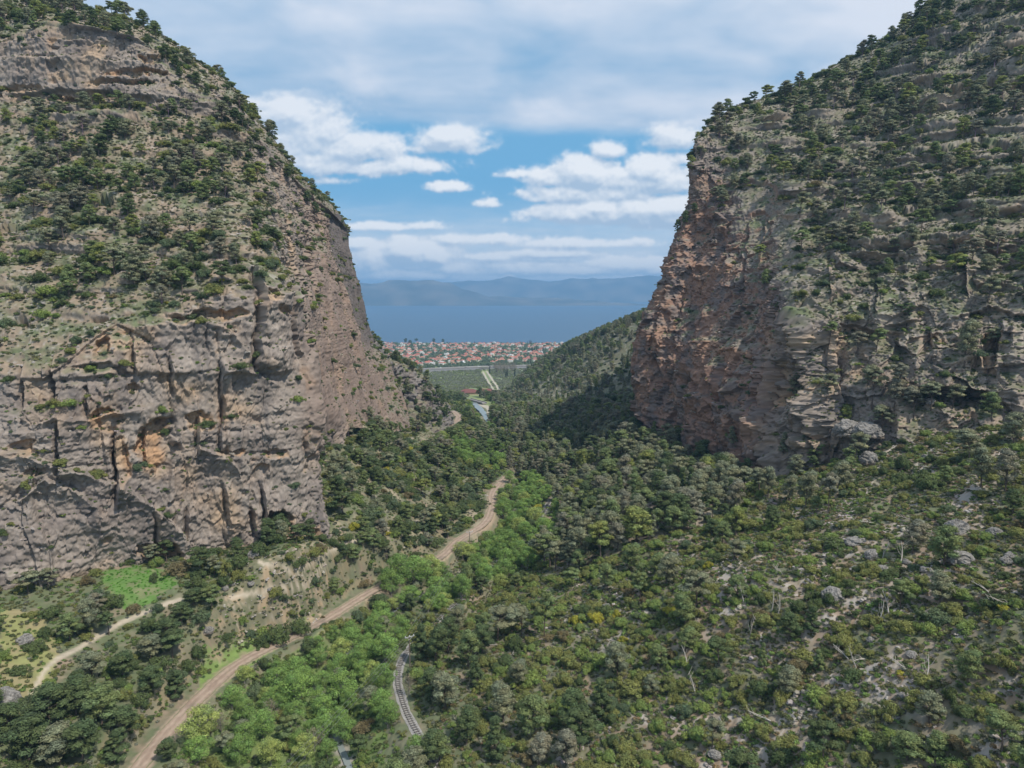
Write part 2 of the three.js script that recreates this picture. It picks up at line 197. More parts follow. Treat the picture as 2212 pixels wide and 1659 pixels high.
function rockSheet(ctrl, nu, nv, opt) {
  const g = loft(ctrl, nu, nv), N = gridNormals(g), { pos, nU, nV } = g, n = nU * nV, col = new Float32Array(n * 3), base = pos.slice(), HOL = new Float32Array(n), WET = new Float32Array(n);
  const caves = CAVES[opt.marks] || [], cracks = CRACKS[opt.marks] || [];
  for (let i = 0; i < n; i++) {
    const o = i * 3, x = base[o], y = base[o + 1], z = base[o + 2], nx = N[o], ny = N[o + 1], nz = N[o + 2];
    const [px, py, dist] = proj(x, y, z), seen = dist > 0 && px > -150 && px < 2360 && py > -150 && py < 1800;
    const crag = seen && opt.crag ? opt.crag(px, py, x, y, z) : 0;
    const steep = Math.max(crag, 1 - sstep(0.38, 0.66, ny + 0.10 * fbm(x / 14, y / 14, z / 14, 2)));     // 1 on faces, 0 on slopes
    const big = fbm(x / 42, y / 34, z / 42, 3), mid = ridged(x / 15 + 3, y / 26, z / 15, 3);
    const s = y + 2.6 * fbm(x / 55, y / 60, z / 55, 2) + 0.7 * noise(x / 11, y / 11, z / 11) + (opt.dip || 0) * x;
    const strata = 1.0 * ledge(s, 7.3, 0.22, 3) + 0.8 * ledge(s + 1.3, 2.6, 0.3, 71) + 0.42 * ledge(s, 1.05, 0.4, 9);
    const bedded = sstep(-0.2, 0.4, fbm(x / 30 + 9, y / 18, z / 30, 2)) * (opt.bed || 1);
    // tall blocks parted by a few upright joints; chips broken off the skin
    voronoi(x / 24 + 0.1 * noise(x / 12, y / 16, z / 12), y / 140, z / 24); const joint = V.f2 - V.f1, blockUp = V.id - 0.5, jw = sstep(-0.1, 0.35, noise(x / 20, y / 26, z / 20 + 4));
    voronoi(x / 5.2 + 0.4 * noise(x / 3, y / 3, z / 3), y / 5 + 0.5 * noise(x / 4, y / 4, z / 4), z / 5.2); const chip = (V.id - 0.5) * 0.6 + V.face * 1.5; voronoi(x / 11 + 5, y / (opt.tall || 13) + 0.3 * noise(x / 9, y / 9, z / 9), z / 11); const slab = (V.id - 0.5) * 1.5 + V.face * 2.6; voronoi(x / 1.9, y / 2.3, z / 1.9); const flake = seen ? (V.id - 0.5) * 0.35 + V.face * 0.55 : 0;
    let fine = 0; if (seen) fine = 0.4 * ridged(x / 3.4, y / 2.8, z / 3.4, 4) + 0.42 * fbm(x / 1.25, y / 0.9, z / 1.25, 3);
    const scoop = sstep(0.32, 0.6, fbm(x / 9 + 31, y / 5, z / 9, 2)) * steep;
    let h = big * 3.2 * (0.35 + 0.65 * steep) + steep * (mid * 1.3 + strata * (0.15 + 1.35 * bedded) + blockUp * 1.7 + (slab * 0.95 + chip * 0.85) * (opt.block ?? 1) + flake - 0.6 * jw * sstep(0.05, 0, joint) - scoop * 1.4) + fine * (0.5 + 0.75 * steep);
    h += (1 - steep) * (0.9 * strata + 1.1 * Math.max(0, ridged(x / 8, y / 5, z / 8, 3)) - 0.5);
    if (opt.buttress) { const k = opt.buttress(px, py) * steep; if (k > 0) { const al = x * 0.8 + z * 0.55, tilt = s + 0.30 * al + 3 * noise(x / 16, y / 16, z / 16); h += k * (6.5 * ridged(al / 52 + 1.3, y / 130, 3.7, 2) + 2.6 * ridged(al / 17 + 4, y / 40, 1.7, 2) + 4.2 * ledge(tilt + 5 * noise(al / 30, y / 60, 2.2), 17, 0.1, 21) * sstep(-0.3, 0.2, noise(al / 22, y / 30, 6.6)) + 2.2 * ledge(s + 4 + 4 * noise(al / 20, y / 40, 9.2), 8.5, 0.12, 33) * sstep(-0.2, 0.3, noise(al / 15, y / 12, 4.6)) - 1.5); } }
    if (crag) h += crag * (opt.cragAmp || 1) * (7.5 * ridged(x / 34 + 2, y / 70, z / 34, 2) + 3.6 * ridged(x / 13, y / 30, z / 13 + 6, 2) - 1.5);
    let hollow = scoop * 0.7 + jw * sstep(0.1, 0, joint) * 0.4 * steep;
    if (seen) {
      const wx = px + 15 * fbm(x / 7, y / 7, z / 7, 3) + 5 * noise(x / 1.6, y / 1.6, z / 1.6), wy = py + 13 * fbm(x / 7 + 7, y / 6, z / 7, 3) + 4 * noise(x / 1.6, y / 1.6 + 5, z / 1.6);
      for (const c of caves) { const dx = (wx - c[0]) / c[2], dy = (wy - c[1]) / c[3], q = Math.pow(dx ** 4 + dy ** 4, 0.25) * 0.6 + 0.4 * Math.hypot(dx, dy) + 0.45 * fbm(x / 3.5, y / 2.5, z / 3.5, 3); if (q < 1.35) { const m = sstep(1.12, 0.8, q) * (dy > 0 ? 1 - 0.45 * clamp(dy, 0, 1) : 1); h -= c[4] * m; hollow = Math.max(hollow, sstep(1.3, 0.9, q)); } }
      for (const c of RAMPS[opt.marks] || []) { const l = c[0], m = l.length - 1; if (wx < l[0][0] - 20 || wx > l[m][0] + 20) continue; let k = 0; while (k < m - 1 && wx > l[k + 1][0]) k++; const dy = wy - 0.35 * (wy - py) - lerp(l[k][1], l[k + 1][1], (wx - l[k][0]) / (l[k + 1][0] - l[k][0])); if (dy > -6 && dy < c[2] * 3) { const end = sstep(l[0][0] - 18, l[0][0] + 26, wx) * sstep(l[m][0] + 18, l[m][0] - 26, wx), w = c[2] * (0.7 + 0.5 * noise(x / 8, 3, z / 8)); h += end * c[1] * sstep(-2, 3, dy) * (c[1] > 0 ? Math.exp(-dy / w) : 1 - sstep(w * 0.5, w * 1.3, dy)); if (c[1] < 0) hollow = Math.max(hollow, 0.75 * end * sstep(0, 5, dy) * sstep(w * 1.3, w * 0.4, dy)); } }
      for (const c of cracks) {      // a fissure: the rock east of it stands proud, so its edge keeps in shade
        const l = c[0], n2 = l.length - 1, fl = l[0][1] < l[n2][1]; let k = 0; while (k < n2 - 1 && wy > l[k + 1][1]) k++;
        const t = clamp((wy - l[k][1]) / (l[k + 1][1] - l[k][1]), -0.4, 1.4), dx = wx - 0.4 * (wx - px) - lerp(l[k][0], l[k + 1][0], t), end = sstep(l[0][1] - 14, l[0][1] + 16, wy) * sstep(l[n2][1] + 14, l[n2][1] - 16, wy);
        if (end > 0 && fl && dx > -14 && dx < 70) { h += end * c[2] * (dx > 0 ? 0.85 * sstep(0, 1.6, dx) * Math.exp(-dx / 30) : -0.6 * sstep(-12, -1, dx)); hollow = Math.max(hollow, 0.5 * end * sstep(9, 1, Math.abs(dx)) * sstep(-0.1, 0.35, noise(x / 9, y / 9, z / 9))); }
      }
    }
    if (opt.smooth) { const k = opt.smooth(px, py); h = lerp(h, big * 4 + mid * 1.0 + fine * 0.6 + 0.35 * strata + 4.5 * ridged((x + z) / 60 + 2, y / 160, 8.1, 2) + 1.6 * ridged((x + z) / 18, y / 70, 2.1, 2), k); h -= 6 * sstep(684, 700, px - (py - 460) * 0.27 + 5 * noise(x / 6, y / 6, z / 6)) * sstep(800, 740, py) * sstep(430, 470, py); }
    const edge = opt.rim ? opt.rim(g.us[Math.floor(i / nV)], g.vs[i % nV]) : 1;
    h *= edge;
    // push mostly outward, a little less upward, so ledges stay level; slopes break into risers and treads
    const hl = Math.hypot(nx, nz) || 1, w = steep; let ox = lerp(nx, nx / hl, w * 0.7), oy = lerp(ny, ny * 0.15, w), oz = lerp(nz, nz / hl, w * 0.7);
    let px2 = x + ox * h, py2 = y + oy * h, pz2 = z + oz * h;
    const ter = (opt.terrace ? opt.terrace(px, py) : 0) * sstep(0.2, 0.4, ny) * edge;
    if (ter > 0) { let q = 0; for (const [T, k, salt] of opt.marks === 'right' ? [[16, 1.0, 0], [5.6, 0.7, 3.3]] : [[13, 0.75, 0], [4.6, 0.5, 3.3]]) { const t = (s + salt) / T, f = t - Math.floor(t), a = ter * k * sstep(-0.35, 0.3, noise(x / 26 + Math.floor(t) * 7.7, Math.floor(t) * 3.1 + salt, z / 26)); q += a * T * (f - sstep(0.55, 1, f)) * Math.min(1.5, ny / hl); } voronoi(x / 4.2, py2 / 2.6, z / 4.2); q += ter * (seen ? 0.8 * ridged(x / 4, py2 / 2.2, z / 4, 3) + 0.55 * ledge(py2 + noise(x / 5, py2 / 5, z / 5), 1.5, 0.3, 88) + 0.7 * (V.id - 0.5) + 0.9 * V.face : 0); px2 += nx / hl * q; pz2 += nz / hl * q; }
    pos[o] = px2; pos[o + 1] = py2; pos[o + 2] = pz2; HOL[i] = hollow;
  }
  const D = gridNormals(g), ny2 = new Float32Array(n);
  for (let a = 0; a < nU; a++) for (let b = 0; b < nV; b++) { let q = 0, k = 0; for (let u = -2; u < 3; u++) for (let v = -2; v < 3; v++) { const aa = a + u, bb = b + v; if (aa < 0 || bb < 0 || aa >= nU || bb >= nV) continue; q += D[(aa * nV + bb) * 3 + 1]; k++; } ny2[a * nV + b] = q / k; }
  for (let i = 0; i < n; i++) {      // rock colour: weathered grey skin, tan and orange where it has broken away, dark water streaks; earth and herbs on what lies flat
    const o = i * 3, x = base[o], y = base[o + 1], z = base[o + 2], hollow = HOL[i], [px, py, dist] = proj(x, y, z), seen = dist > 0 && px > -150 && px < 2360 && py > -150 && py < 1800;
    const up = 0.5 * ny2[i] + 0.5 * N[o + 1], steep = 1 - sstep(0.34, 0.56, up + 0.10 * fbm(x / 6, y / 6, z / 6, 3));
    const warm = fbm(x / 24 + 40, y / 16, z / 24, 3) + (opt.warm || 0), streak = sstep(0.05, 0.45, fbm(x / 5.5, y / 44, z / 5.5, 3) + 0.25 * fbm(x / 30, y / 30, z / 30, 2)) * steep, grain = seen ? fbm(x / 1.0, y / 0.75, z / 1.0, 3) : 0, patch = fbm(x / 6, y / 5, z / 6, 3), spots = seen ? sstep(0.18, 0.42, fbm(x / 2.3, y / 1.8, z / 2.3 + 8, 3)) : 0;
    const s = y + 2.6 * fbm(x / 55, y / 60, z / 55, 2);
    let c = mix3(opt.skin || C.grey, C.pale, clamp(0.2 + 0.9 * patch, 0, 0.55) * (opt.paleness ?? 0.5));
    c = mix3(c, opt.fresh || C.tan, clamp(0.75 * sstep(0.02, 0.4, warm) + 0.3 * sstep(0.12, 0.5, patch) * sstep(-0.2, 0.3, warm), 0, 0.8));
    const tone = fbm(x / 17 + 3, y / 15, z / 17, 3); c = mix3(c, [0.175, 0.145, 0.132], 0.62 * sstep(-0.05, 0.35, tone) * (1 - hollow)); c = mix3(c, C.dark, 0.65 * streak * (1 - hollow)); c = mix3(c, C.dark, 0.45 * spots * (1 - hollow));
    c = mix3(c, mix3(C.tan, C.orange, 0.8 * sstep(-0.2, 0.4, noise(x / 8, y / 6, z / 8 + 3))), clamp(hollow, 0, 1) * 0.8 * sstep(-0.5, 0.1, fbm(x / 7 + 20, y / 7, z / 7, 2)));
    const bandc = ledge(s + 0.6, 1.7, 0.35, 40); c = c.map((v) => v * (1 + 0.2 * bandc + 0.55 * grain));
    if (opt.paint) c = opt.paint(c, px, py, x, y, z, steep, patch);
    const flat = 1 - steep;
    if (flat > 0) {
      const sp = fbm(x / 7, y / 7, z / 7, 4), stones = sstep(0.14, 0.32, fbm(x / 1.9, y / 1.3, z / 1.9, 3));
      let gcol = mix3(opt.earth || C.soil, C.dry, sstep(-0.25, 0.2, sp)); gcol = mix3(gcol, C.herb, sstep(0.0, 0.4, sp + 0.25 * noise(x / 2, y / 2, z / 2)) * 0.85); gcol = mix3(gcol, C.pale, 0.6 * stones);
      c = mix3(c, gcol.map((v) => v * (1 + 0.45 * grain)), flat);
    }
    col[o] = clamp(c[0], 0.02, 0.7); col[o + 1] = clamp(c[1], 0.02, 0.7); col[o + 2] = clamp(c[2], 0.02, 0.7);
  }
  g.col = col; g.geo = gridGeometry(g, col); g.nor = g.geo.attributes.normal.array; g.baseN = N;
  return g;
}
const earthy = new THREE.MeshStandardMaterial({ vertexColors: true, roughness: 0.96 }); earthy.name = 'rock_and_soil';

const mountainLeft = rockSheet([
  [[-420, 1360, 160], [-400, 1050, 176], [-380, 800, 192], [-360, 560, 238], [-360, 330, 285], [-340, 190, 312], [-330, 20, 322], [-320, -150, 400], [-300, -140, 560], [-300, 500, 700]],
  [[0, 1300, 178], [0, 1000, 188], [0, 785, 196], [0, 560, 236], [0, 385, 280], [0, 215, 312], [0, 82, 319], [0, 14, 350], [0, 20, 500], [0, 500, 700]],
  [[120, 1285, 185], [120, 1000, 192], [110, 760, 200], [110, 540, 238], [110, 370, 280], [110, 222, 311], [110, 84, 318], [122, 44, 338], [140, 50, 480], [150, 500, 700]],
  [[270, 1260, 194], [270, 990, 200], [280, 690, 210], [270, 520, 240], [260, 365, 281], [250, 232, 311], [250, 92, 318], [256, 74, 331], [270, 80, 440], [280, 500, 680]],
  [[420, 1215, 206], [415, 960, 211], [430, 655, 219], [400, 500, 246], [370, 365, 284], [340, 235, 314], [330, 120, 322], [332, 102, 334], [350, 112, 430], [360, 500, 650]],
  [[565, 1180, 217], [550, 900, 221], [545, 610, 228], [490, 480, 252], [450, 370, 287], [420, 265, 316], [402, 175, 327], [406, 163, 336], [430, 165, 430], [440, 550, 620]],
  [[706, 1172, 227], [668, 900, 232], [612, 612, 240], [545, 490, 260], [505, 395, 290], [485, 300, 318], [475, 222, 333], [481, 213, 341], [505, 215, 430], [520, 600, 600]],
  [[668, 1190, 252], [652, 920, 258], [637, 660, 268], [600, 520, 284], [570, 430, 304], [548, 345, 325], [538, 285, 342], [546, 278, 350], [570, 300, 440], [580, 640, 600]],
  [[735, 930, 318], [705, 800, 325], [680, 680, 331], [655, 570, 338], [635, 500, 344], [615, 440, 352], [603, 372, 364], [611, 366, 372], [640, 390, 450], [640, 680, 600]],
  [[812, 950, 385], [772, 800, 392], [745, 680, 398], [722, 590, 403], [702, 530, 407], [685, 480, 411], [672, 438, 415], [682, 434, 421], [700, 450, 490], [700, 720, 620]],
  [[858, 930, 440], [800, 800, 446], [776, 690, 450], [758, 610, 453], [742, 555, 455], [728, 515, 457], [716, 470, 459], [726, 466, 464], [740, 490, 520], [740, 740, 640]],
  [[890, 925, 492], [834, 800, 496], [815, 745, 498], [802, 690, 500], [787, 635, 502], [770, 575, 505], [752, 508, 508], [746, 496, 514], [750, 520, 580], [760, 780, 680]],
  [[880, 960, 590], [820, 830, 600], [800, 770, 606], [788, 710, 612], [775, 650, 618], [760, 590, 624], [745, 530, 630], [740, 520, 640], [735, 560, 700], [740, 800, 760]],
], [22, 56, 72, 74, 70, 74, 44, 66, 58, 40, 36, 12], [128, 128, 84, 66, 56, 66, 20, 8, 5].map((v) => v), {
  marks: 'left', bed: 0.85, block: 0.47, tall: 30, buttress: (px, py) => sstep(660, 600, px - 0.1 * (py - 900)) * sstep(560, 660, py), smooth: (px, py) => 0.8 * sstep(628, 668, px - 0.16 * (700 - py)) * sstep(980, 880, py), dip: 0.03, terrace: (px, py) => 0.75 * sstep(700, 640, py), rim: (u, v) => (v > 6.6 ? 0.5 : 1) * (v > 7.2 ? 0.5 : 1),
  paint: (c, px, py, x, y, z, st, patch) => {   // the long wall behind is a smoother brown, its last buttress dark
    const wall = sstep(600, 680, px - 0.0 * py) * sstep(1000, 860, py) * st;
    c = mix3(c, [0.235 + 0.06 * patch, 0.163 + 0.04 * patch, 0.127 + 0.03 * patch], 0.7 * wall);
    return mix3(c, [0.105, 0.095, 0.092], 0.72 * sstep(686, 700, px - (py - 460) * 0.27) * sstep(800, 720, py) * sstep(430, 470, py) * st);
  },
});
structure('mountainside', mountainLeft.geo, earthy);

const mountainRight = rockSheet([
  [[1500, 960, 560], [1480, 850, 560], [1490, 720, 560], [1530, 620, 560], [1550, 520, 560], [1575, 440, 560], [1570, 370, 560], [1580, 330, 560], [1600, 340, 640], [1600, 700, 760]],
  [[1385, 950, 396], [1372, 840, 400], [1384, 710, 402], [1428, 612, 404], [1453, 520, 406], [1494, 432, 408], [1496, 350, 410], [1510, 299, 412], [1560, 300, 480], [1560, 700, 700]],
  [[1450, 985, 366], [1440, 860, 371], [1455, 740, 376], [1495, 640, 381], [1515, 530, 386], [1535, 440, 392], [1535, 350, 400], [1540, 282, 414], [1590, 285, 490], [1600, 700, 700]],
  [[1540, 1030, 330], [1535, 900, 336], [1545, 770, 344], [1570, 650, 353], [1590, 540, 362], [1600, 440, 376], [1590, 345, 396], [1580, 262, 424], [1620, 265, 500], [1640, 700, 700]],
  [[1630, 1045, 298], [1625, 915, 304], [1630, 790, 313], [1650, 660, 327], [1658, 550, 346], [1662, 440, 366], [1650, 335, 394], [1640, 246, 432], [1680, 250, 510], [1700, 700, 700]],
  [[1722, 1050, 266], [1758, 910, 272], [1738, 800, 278], [1712, 692, 286], [1715, 570, 318], [1722, 445, 348], [1710, 325, 390], [1705, 226, 440], [1740, 230, 520], [1760, 700, 700]],
  [[1800, 1025, 262], [1805, 905, 270], [1790, 800, 277], [1785, 690, 286], [1790, 570, 314], [1795, 440, 346], [1790, 310, 390], [1780, 190, 450], [1800, 195, 530], [1820, 700, 700]],
  [[1880, 1000, 255], [1880, 900, 262], [1880, 790, 268], [1880, 690, 280], [1880, 565, 306], [1880, 430, 342], [1880, 290, 390], [1880, 140, 458], [1900, 145, 540], [1900, 700, 700]],
  [[1985, 960, 248], [1985, 870, 254], [1985, 775, 262], [1985, 675, 272], [1985, 550, 298], [1985, 410, 338], [1985, 250, 388], [1975, 72, 462], [2000, 80, 540], [2000, 700, 700]],
  [[2095, 945, 242], [2095, 850, 248], [2095, 755, 256], [2095, 655, 266], [2095, 525, 291], [2095, 380, 332], [2095, 200, 384], [2090, -30, 465], [2110, -30, 540], [2110, 700, 700]],
  [[2240, 925, 234], [2240, 830, 240], [2240, 735, 248], [2240, 625, 258], [2240, 500, 284], [2240, 340, 326], [2240, 150, 376], [2240, -130, 460], [2240, -130, 540], [2240, 700, 700]],
  [[2700, 880, 222], [2700, 780, 228], [2700, 680, 236], [2700, 570, 246], [2700, 440, 270], [2700, 260, 310], [2700, 40, 360], [2700, -300, 450], [2700, -300, 540], [2700, 700, 700]],
], [12, 36, 50, 50, 50, 46, 48, 62, 66, 80, 20], [72, 72, 72, 84, 80, 80, 76, 8, 5], {
  marks: 'right', bed: 1.25, cragAmp: 1.35, block: 1.15, dip: -0.02, warm: 0.05, crag: (px, py) => Math.max(sstep(1700, 1760, px), 0.8 * sstep(700, 820, py) * sstep(1440, 1560, px)) * sstep(470, 590, py + 0.05 * (px - 1700)), terrace: (px, py) => sstep(1640, 1720, px + 0.5 * (400 - py)) * 0.95 * sstep(640, 540, py), earth: [0.205, 0.175, 0.14], rim: (u, v) => (v > 6.7 ? 0.55 : 1) * (v > 7.1 ? 0.6 : 1),
  paint: (c, px, py, x, y, z, st, patch) => {   // crags in the sun are pale grey-tan
    c = mix3(c, [0.36 + 0.1 * patch, 0.30 + 0.08 * patch, 0.245 + 0.06 * patch], (0.42 + 0.2 * sstep(430, 520, py)) * sstep(1730, 1800, px + 0.4 * (450 - py)) * sstep(60, 130, py) * st * sstep(-0.35, 0.15, fbm(x / 9, y / 7, z / 9, 3)));
    // the great face over the gorge is rust red with grey lichen; bare warm earth lies on the eastern ledges
    c = mix3(c, [0.34, 0.225, 0.15].map((v) => v * (1 + 0.5 * patch)), 0.75 * sstep(1980, 2110, px) * sstep(380, 420, py) * sstep(660, 600, py) * sstep(-0.1, 0.25, fbm(x / 18, y / 9, z / 18 + 4, 3)));
    const face = sstep(1730, 1640, px) * sstep(330, 420, py) * st;
    return mix3(c, mix3(C.red, mix3(C.redlight, [0.13, 0.115, 0.115], sstep(-0.12, 0.22, patch + 0.5 * fbm(x / 26, y / 20, z / 26, 2))), 0.75), 0.7 * face);
  },
});
structure('mountainside', mountainRight.geo, earthy);

// dark ridge above the right-hand slope, and the rocky spur at the end of the left-hand wall
const ridgeBehind = rockSheet([
  [[2030, 140, 640], [2040, 60, 650], [2048, 20, 660], [2052, -10, 670], [2080, 0, 800]],
  [[2075, 140, 620], [2075, 50, 630], [2070, -20, 640], [2075, -70, 650], [2100, -60, 800]],
  [[2160, 140, 600], [2160, 50, 610], [2160, -60, 620], [2160, -160, 640], [2180, -150, 800]],
  [[2420, 140, 580], [2420, 30, 590], [2420, -120, 600], [2420, -300, 620], [2420, -280, 800]],
], [30, 40, 20], [30, 30, 20, 4], { earth: [0.2, 0.17, 0.12] });
structure('mountainside', ridgeBehind.geo, earthy);
const spur = rockSheet([
  [[760, 960, 520], [770, 880, 525], [780, 800, 530], [800, 730, 536], [790, 770, 620], [790, 900, 640]],
  [[850, 950, 520], [840, 880, 528], [832, 815, 536], [828, 775, 544], [820, 800, 620], [820, 900, 640]],
  [[905, 945, 525], [880, 890, 534], [870, 832, 544], [866, 786, 556], [860, 810, 620], [850, 900, 640]],
  [[945, 940, 548], [925, 895, 556], [912, 845, 568], [902, 812, 580], [890, 830, 640], [880, 900, 660]],
  [[962, 928, 590], [948, 892, 597], [936, 862, 604], [926, 850, 612], [915, 860, 670], [900, 905, 690]],
  [[968, 898, 640], [960, 885, 645], [955, 878, 650], [948, 874, 660], [940, 880, 700], [925, 910, 720]],
], [34, 30, 26, 26, 12], [40, 40, 30, 8, 6], { warm: -0.12, bed: 0.5, skin: [0.17, 0.155, 0.15], fresh: [0.25, 0.2, 0.16], earth: [0.15, 0.13, 0.09], crag: () => 0.85, rim: (u, v) => (v > 2.8 ? 0.5 : 1) * 1.1 });
structure('cliff', spur.geo, earthy);

// ------------------------------------------------------------------ valley floor, lower slopes and coastal plain: one sheet of ground
const plainY = (d) => lerp(73, 40, sstep(700, 1500, d)) - 40 * clamp((d - 1500) / 1390, 0, 1) - 14 * sstep(2880, 3100, d);
const KNOTS = [
  [300, 1659, -95], [372, 1570, -96], [440, 1500, -96], [600, 1390, -97], [770, 1300, -98], [950, 1205, -99.5], [1060, 1110, -101], [1065, 1060, -102.5], [1100, 1020, -104], [985, 905, -113], [940, 937, -110],
  [940, 1645, -95], [905, 1590, -95.5], [870, 1520, -96], [860, 1470, -96.5], [868, 1430, -97], [1182, 1088, -99.5], [1215, 1060, -100.5], [690, 1480, -102], [735, 1600, -101.5], [640, 1560, -100], [760, 1420, -101.5], [850, 1320, -103], [960, 1270, -104], [1080, 1170, -105.5], [1130, 1050, -107], [1040, 890, -124], [1070, 940, -114],
  [0, 1290, -77], [200, 1255, -78.5], [420, 1208, -78], [560, 1172, -77.5], [700, 1165, -80], [-300, 1290, -70], [-200, 1659, -80], [60, 1520, -86], [0, 1659, -90], [150, 1560, -89], [250, 1400, -86.5], [350, 1300, -81], [300, 1275, -79.5], [270, 1600, -91], [330, 1480, -90], [420, 1420, -91], [480, 1340, -86],
  [600, 1280, -83], [690, 1300, -89], [680, 1215, -80.5], [540, 1240, -79.5], [560, 1330, -90], [740, 1130, -78], [740, 1210, -85], [820, 1180, -88], [900, 1120, -91], [960, 1080, -96], [830, 1060, -83], [1000, 1010, -97], [900, 1000, -88], [700, 960, -64], [790, 950, -71], [660, 900, -55], [770, 905, -64], [860, 945, -85], [890, 925, -91], [1040, 1000, -104],
  [1150, 1000, -104], [1200, 1040, -100], [1250, 950, -96], [1200, 900, -106], [1120, 880, -121], [1390, 950, -79], [1330, 1000, -84], [1540, 1020, -82], [1640, 1035, -76],
  [1600, 1250, -72], [1300, 1300, -86], [1300, 1150, -86], [1400, 1060, -82], [1500, 1120, -77], [1700, 1140, -69], [1900, 1250, -63], [2000, 1080, -56], [2212, 1250, -55], [1900, 1500, -71], [2212, 1659, -69], [1600, 1500, -82], [1600, 1659, -86], [1300, 1500, -90], [1200, 1650, -92], [1150, 1280, -94], [1050, 1350, -96], [1250, 1060, -95], [1020, 1500, -94.5], [2500, 1400, -51], [2700, 1700, -56],
  [1106, 2600, -96], [2600, 2600, -66], [-300, 2600, -86],
].map((k) => onLevel(...k)).concat([[1722, 1040, 268], [1800, 1015, 262], [1880, 990, 256], [1985, 952, 249], [2095, 938, 243], [2240, 918, 235], [2700, 870, 223]].map((k) => at(...k)));
const TPS = (() => {            // thin-plate spline through the knots
  const S = 1 / 100, n = KNOTS.length, m = n + 3, A = [], phi = (r2) => (r2 > 1e-9 ? 0.5 * r2 * Math.log(r2) : 0);
  const X = KNOTS.map((p) => [p.x * S, p.z * S]);
  for (let i = 0; i < n; i++) { const r = new Float64Array(m + 1); for (let j = 0; j < n; j++) r[j] = phi((X[i][0] - X[j][0]) ** 2 + (X[i][1] - X[j][1]) ** 2); r[i] += 0.0008; r[n] = 1; r[n + 1] = X[i][0]; r[n + 2] = X[i][1]; r[m] = KNOTS[i].y; A.push(r); }
  for (let k = 0; k < 3; k++) { const r = new Float64Array(m + 1); for (let j = 0; j < n; j++) r[j] = k === 0 ? 1 : X[j][k - 1]; A.push(r); }
  for (let c = 0; c < m; c++) { let p = c; for (let r = c; r < m; r++) if (Math.abs(A[r][c]) > Math.abs(A[p][c])) p = r; [A[c], A[p]] = [A[p], A[c]]; for (let r = 0; r < m; r++) if (r !== c) { const f = A[r][c] / A[c][c]; if (f) for (let q = c; q <= m; q++) A[r][q] -= f * A[c][q]; } }
  const w = A.map((r, i) => r[m] / r[i]);
  return (x, z) => { const a = x * S, b = z * S; let s = w[n] + w[n + 1] * a + w[n + 2] * b; for (let i = 0; i < n; i++) s += w[i] * phi((a - X[i][0]) ** 2 + (b - X[i][1]) ** 2); return s; };
})();
function rawGround(x, z) {
  const d = -z, t = sstep(640, 790, d), p = plainY(d);
  return t < 1 ? lerp(clamp(TPS(x, z), 70, 230), p, t) : p;
}
// centre lines of road, railway and stream, in plan
const line = (pts) => new THREE.CatmullRomCurve3(pts.map((p) => onLevel(...p)), false, 'centripetal');
const ROAD = line([[230, 1760, -94.5], [300, 1659, -95], [360, 1585, -95.6], [440, 1500, -96], [520, 1432, -96.5], [600, 1390, -97], [700, 1340, -97.5], [790, 1285, -98], [870, 1243, -98.6], [950, 1205, -99.5], [990, 1168, -100], [1045, 1132, -100.6], [1062, 1100, -101], [1063, 1066, -102], [1080, 1044, -103], [1102, 1022, -104.5]]);
const ROAD2 = line([[900, 955, -107], [925, 940, -109], [948, 928, -110.5], [972, 917, -112], [989, 907, -113], [988, 896, -114], [976, 888, -115.5]]);
const RAIL = line([[990, 1740, -94.4], [948, 1655, -94.8], [915, 1605, -95.2], [885, 1555, -95.8], [866, 1505, -96.3], [859, 1470, -96.8], [866, 1432, -97.2], [890, 1395, -97.6], [1000, 1290, -98.2], [1120, 1170, -99], [1172, 1110, -99.4], [1186, 1086, -99.7], [1215, 1060, -100.2], [1240, 1030, -101]]);
const STREAM = line([[800, 1760, -101], [740, 1620, -101.4], [715, 1560, -101.6], [690, 1490, -102], [720, 1440, -102.4], [790, 1370, -103], [860, 1310, -103.6], [960, 1262, -104.6], [1075, 1165, -106], [1125, 1055, -107.4], [1090, 960, -114], [1055, 915, -120], [1042, 888, -124.6], [1020, 868, -127.5]]);
const PATHS = [[[20, 1590], [62, 1515], [95, 1450], [120, 1425], [170, 1400], [215, 1372], [262, 1345], [330, 1315], [390, 1295]], [[560, 1215], [640, 1235], [700, 1195], [770, 1165], [850, 1142], [900, 1130]], [[500, 1290], [600, 1272], [660, 1262], [702, 1215]], [[1880, 1040], [1930, 960], [1950, 935]]];
const lineSamples = (c, n) => c.getSpacedPoints(n).map((p) => [p.x, p.z, p.y]);
const ROAD_S = lineSamples(ROAD, 150), ROAD2_S = lineSamples(ROAD2, 40), RAIL_S = lineSamples(RAIL, 150), STREAM_S = lineSamples(STREAM, 150);
function nearLine(x, z, s, reach) { let m = reach * reach, h = 0, got = false; for (const p of s) { const dx = p[0] - x, dz = p[1] - z, q = dx * dx + dz * dz; if (q < m) { m = q; h = p[2]; got = true; } } return got ? [Math.sqrt(m), h] : null; }
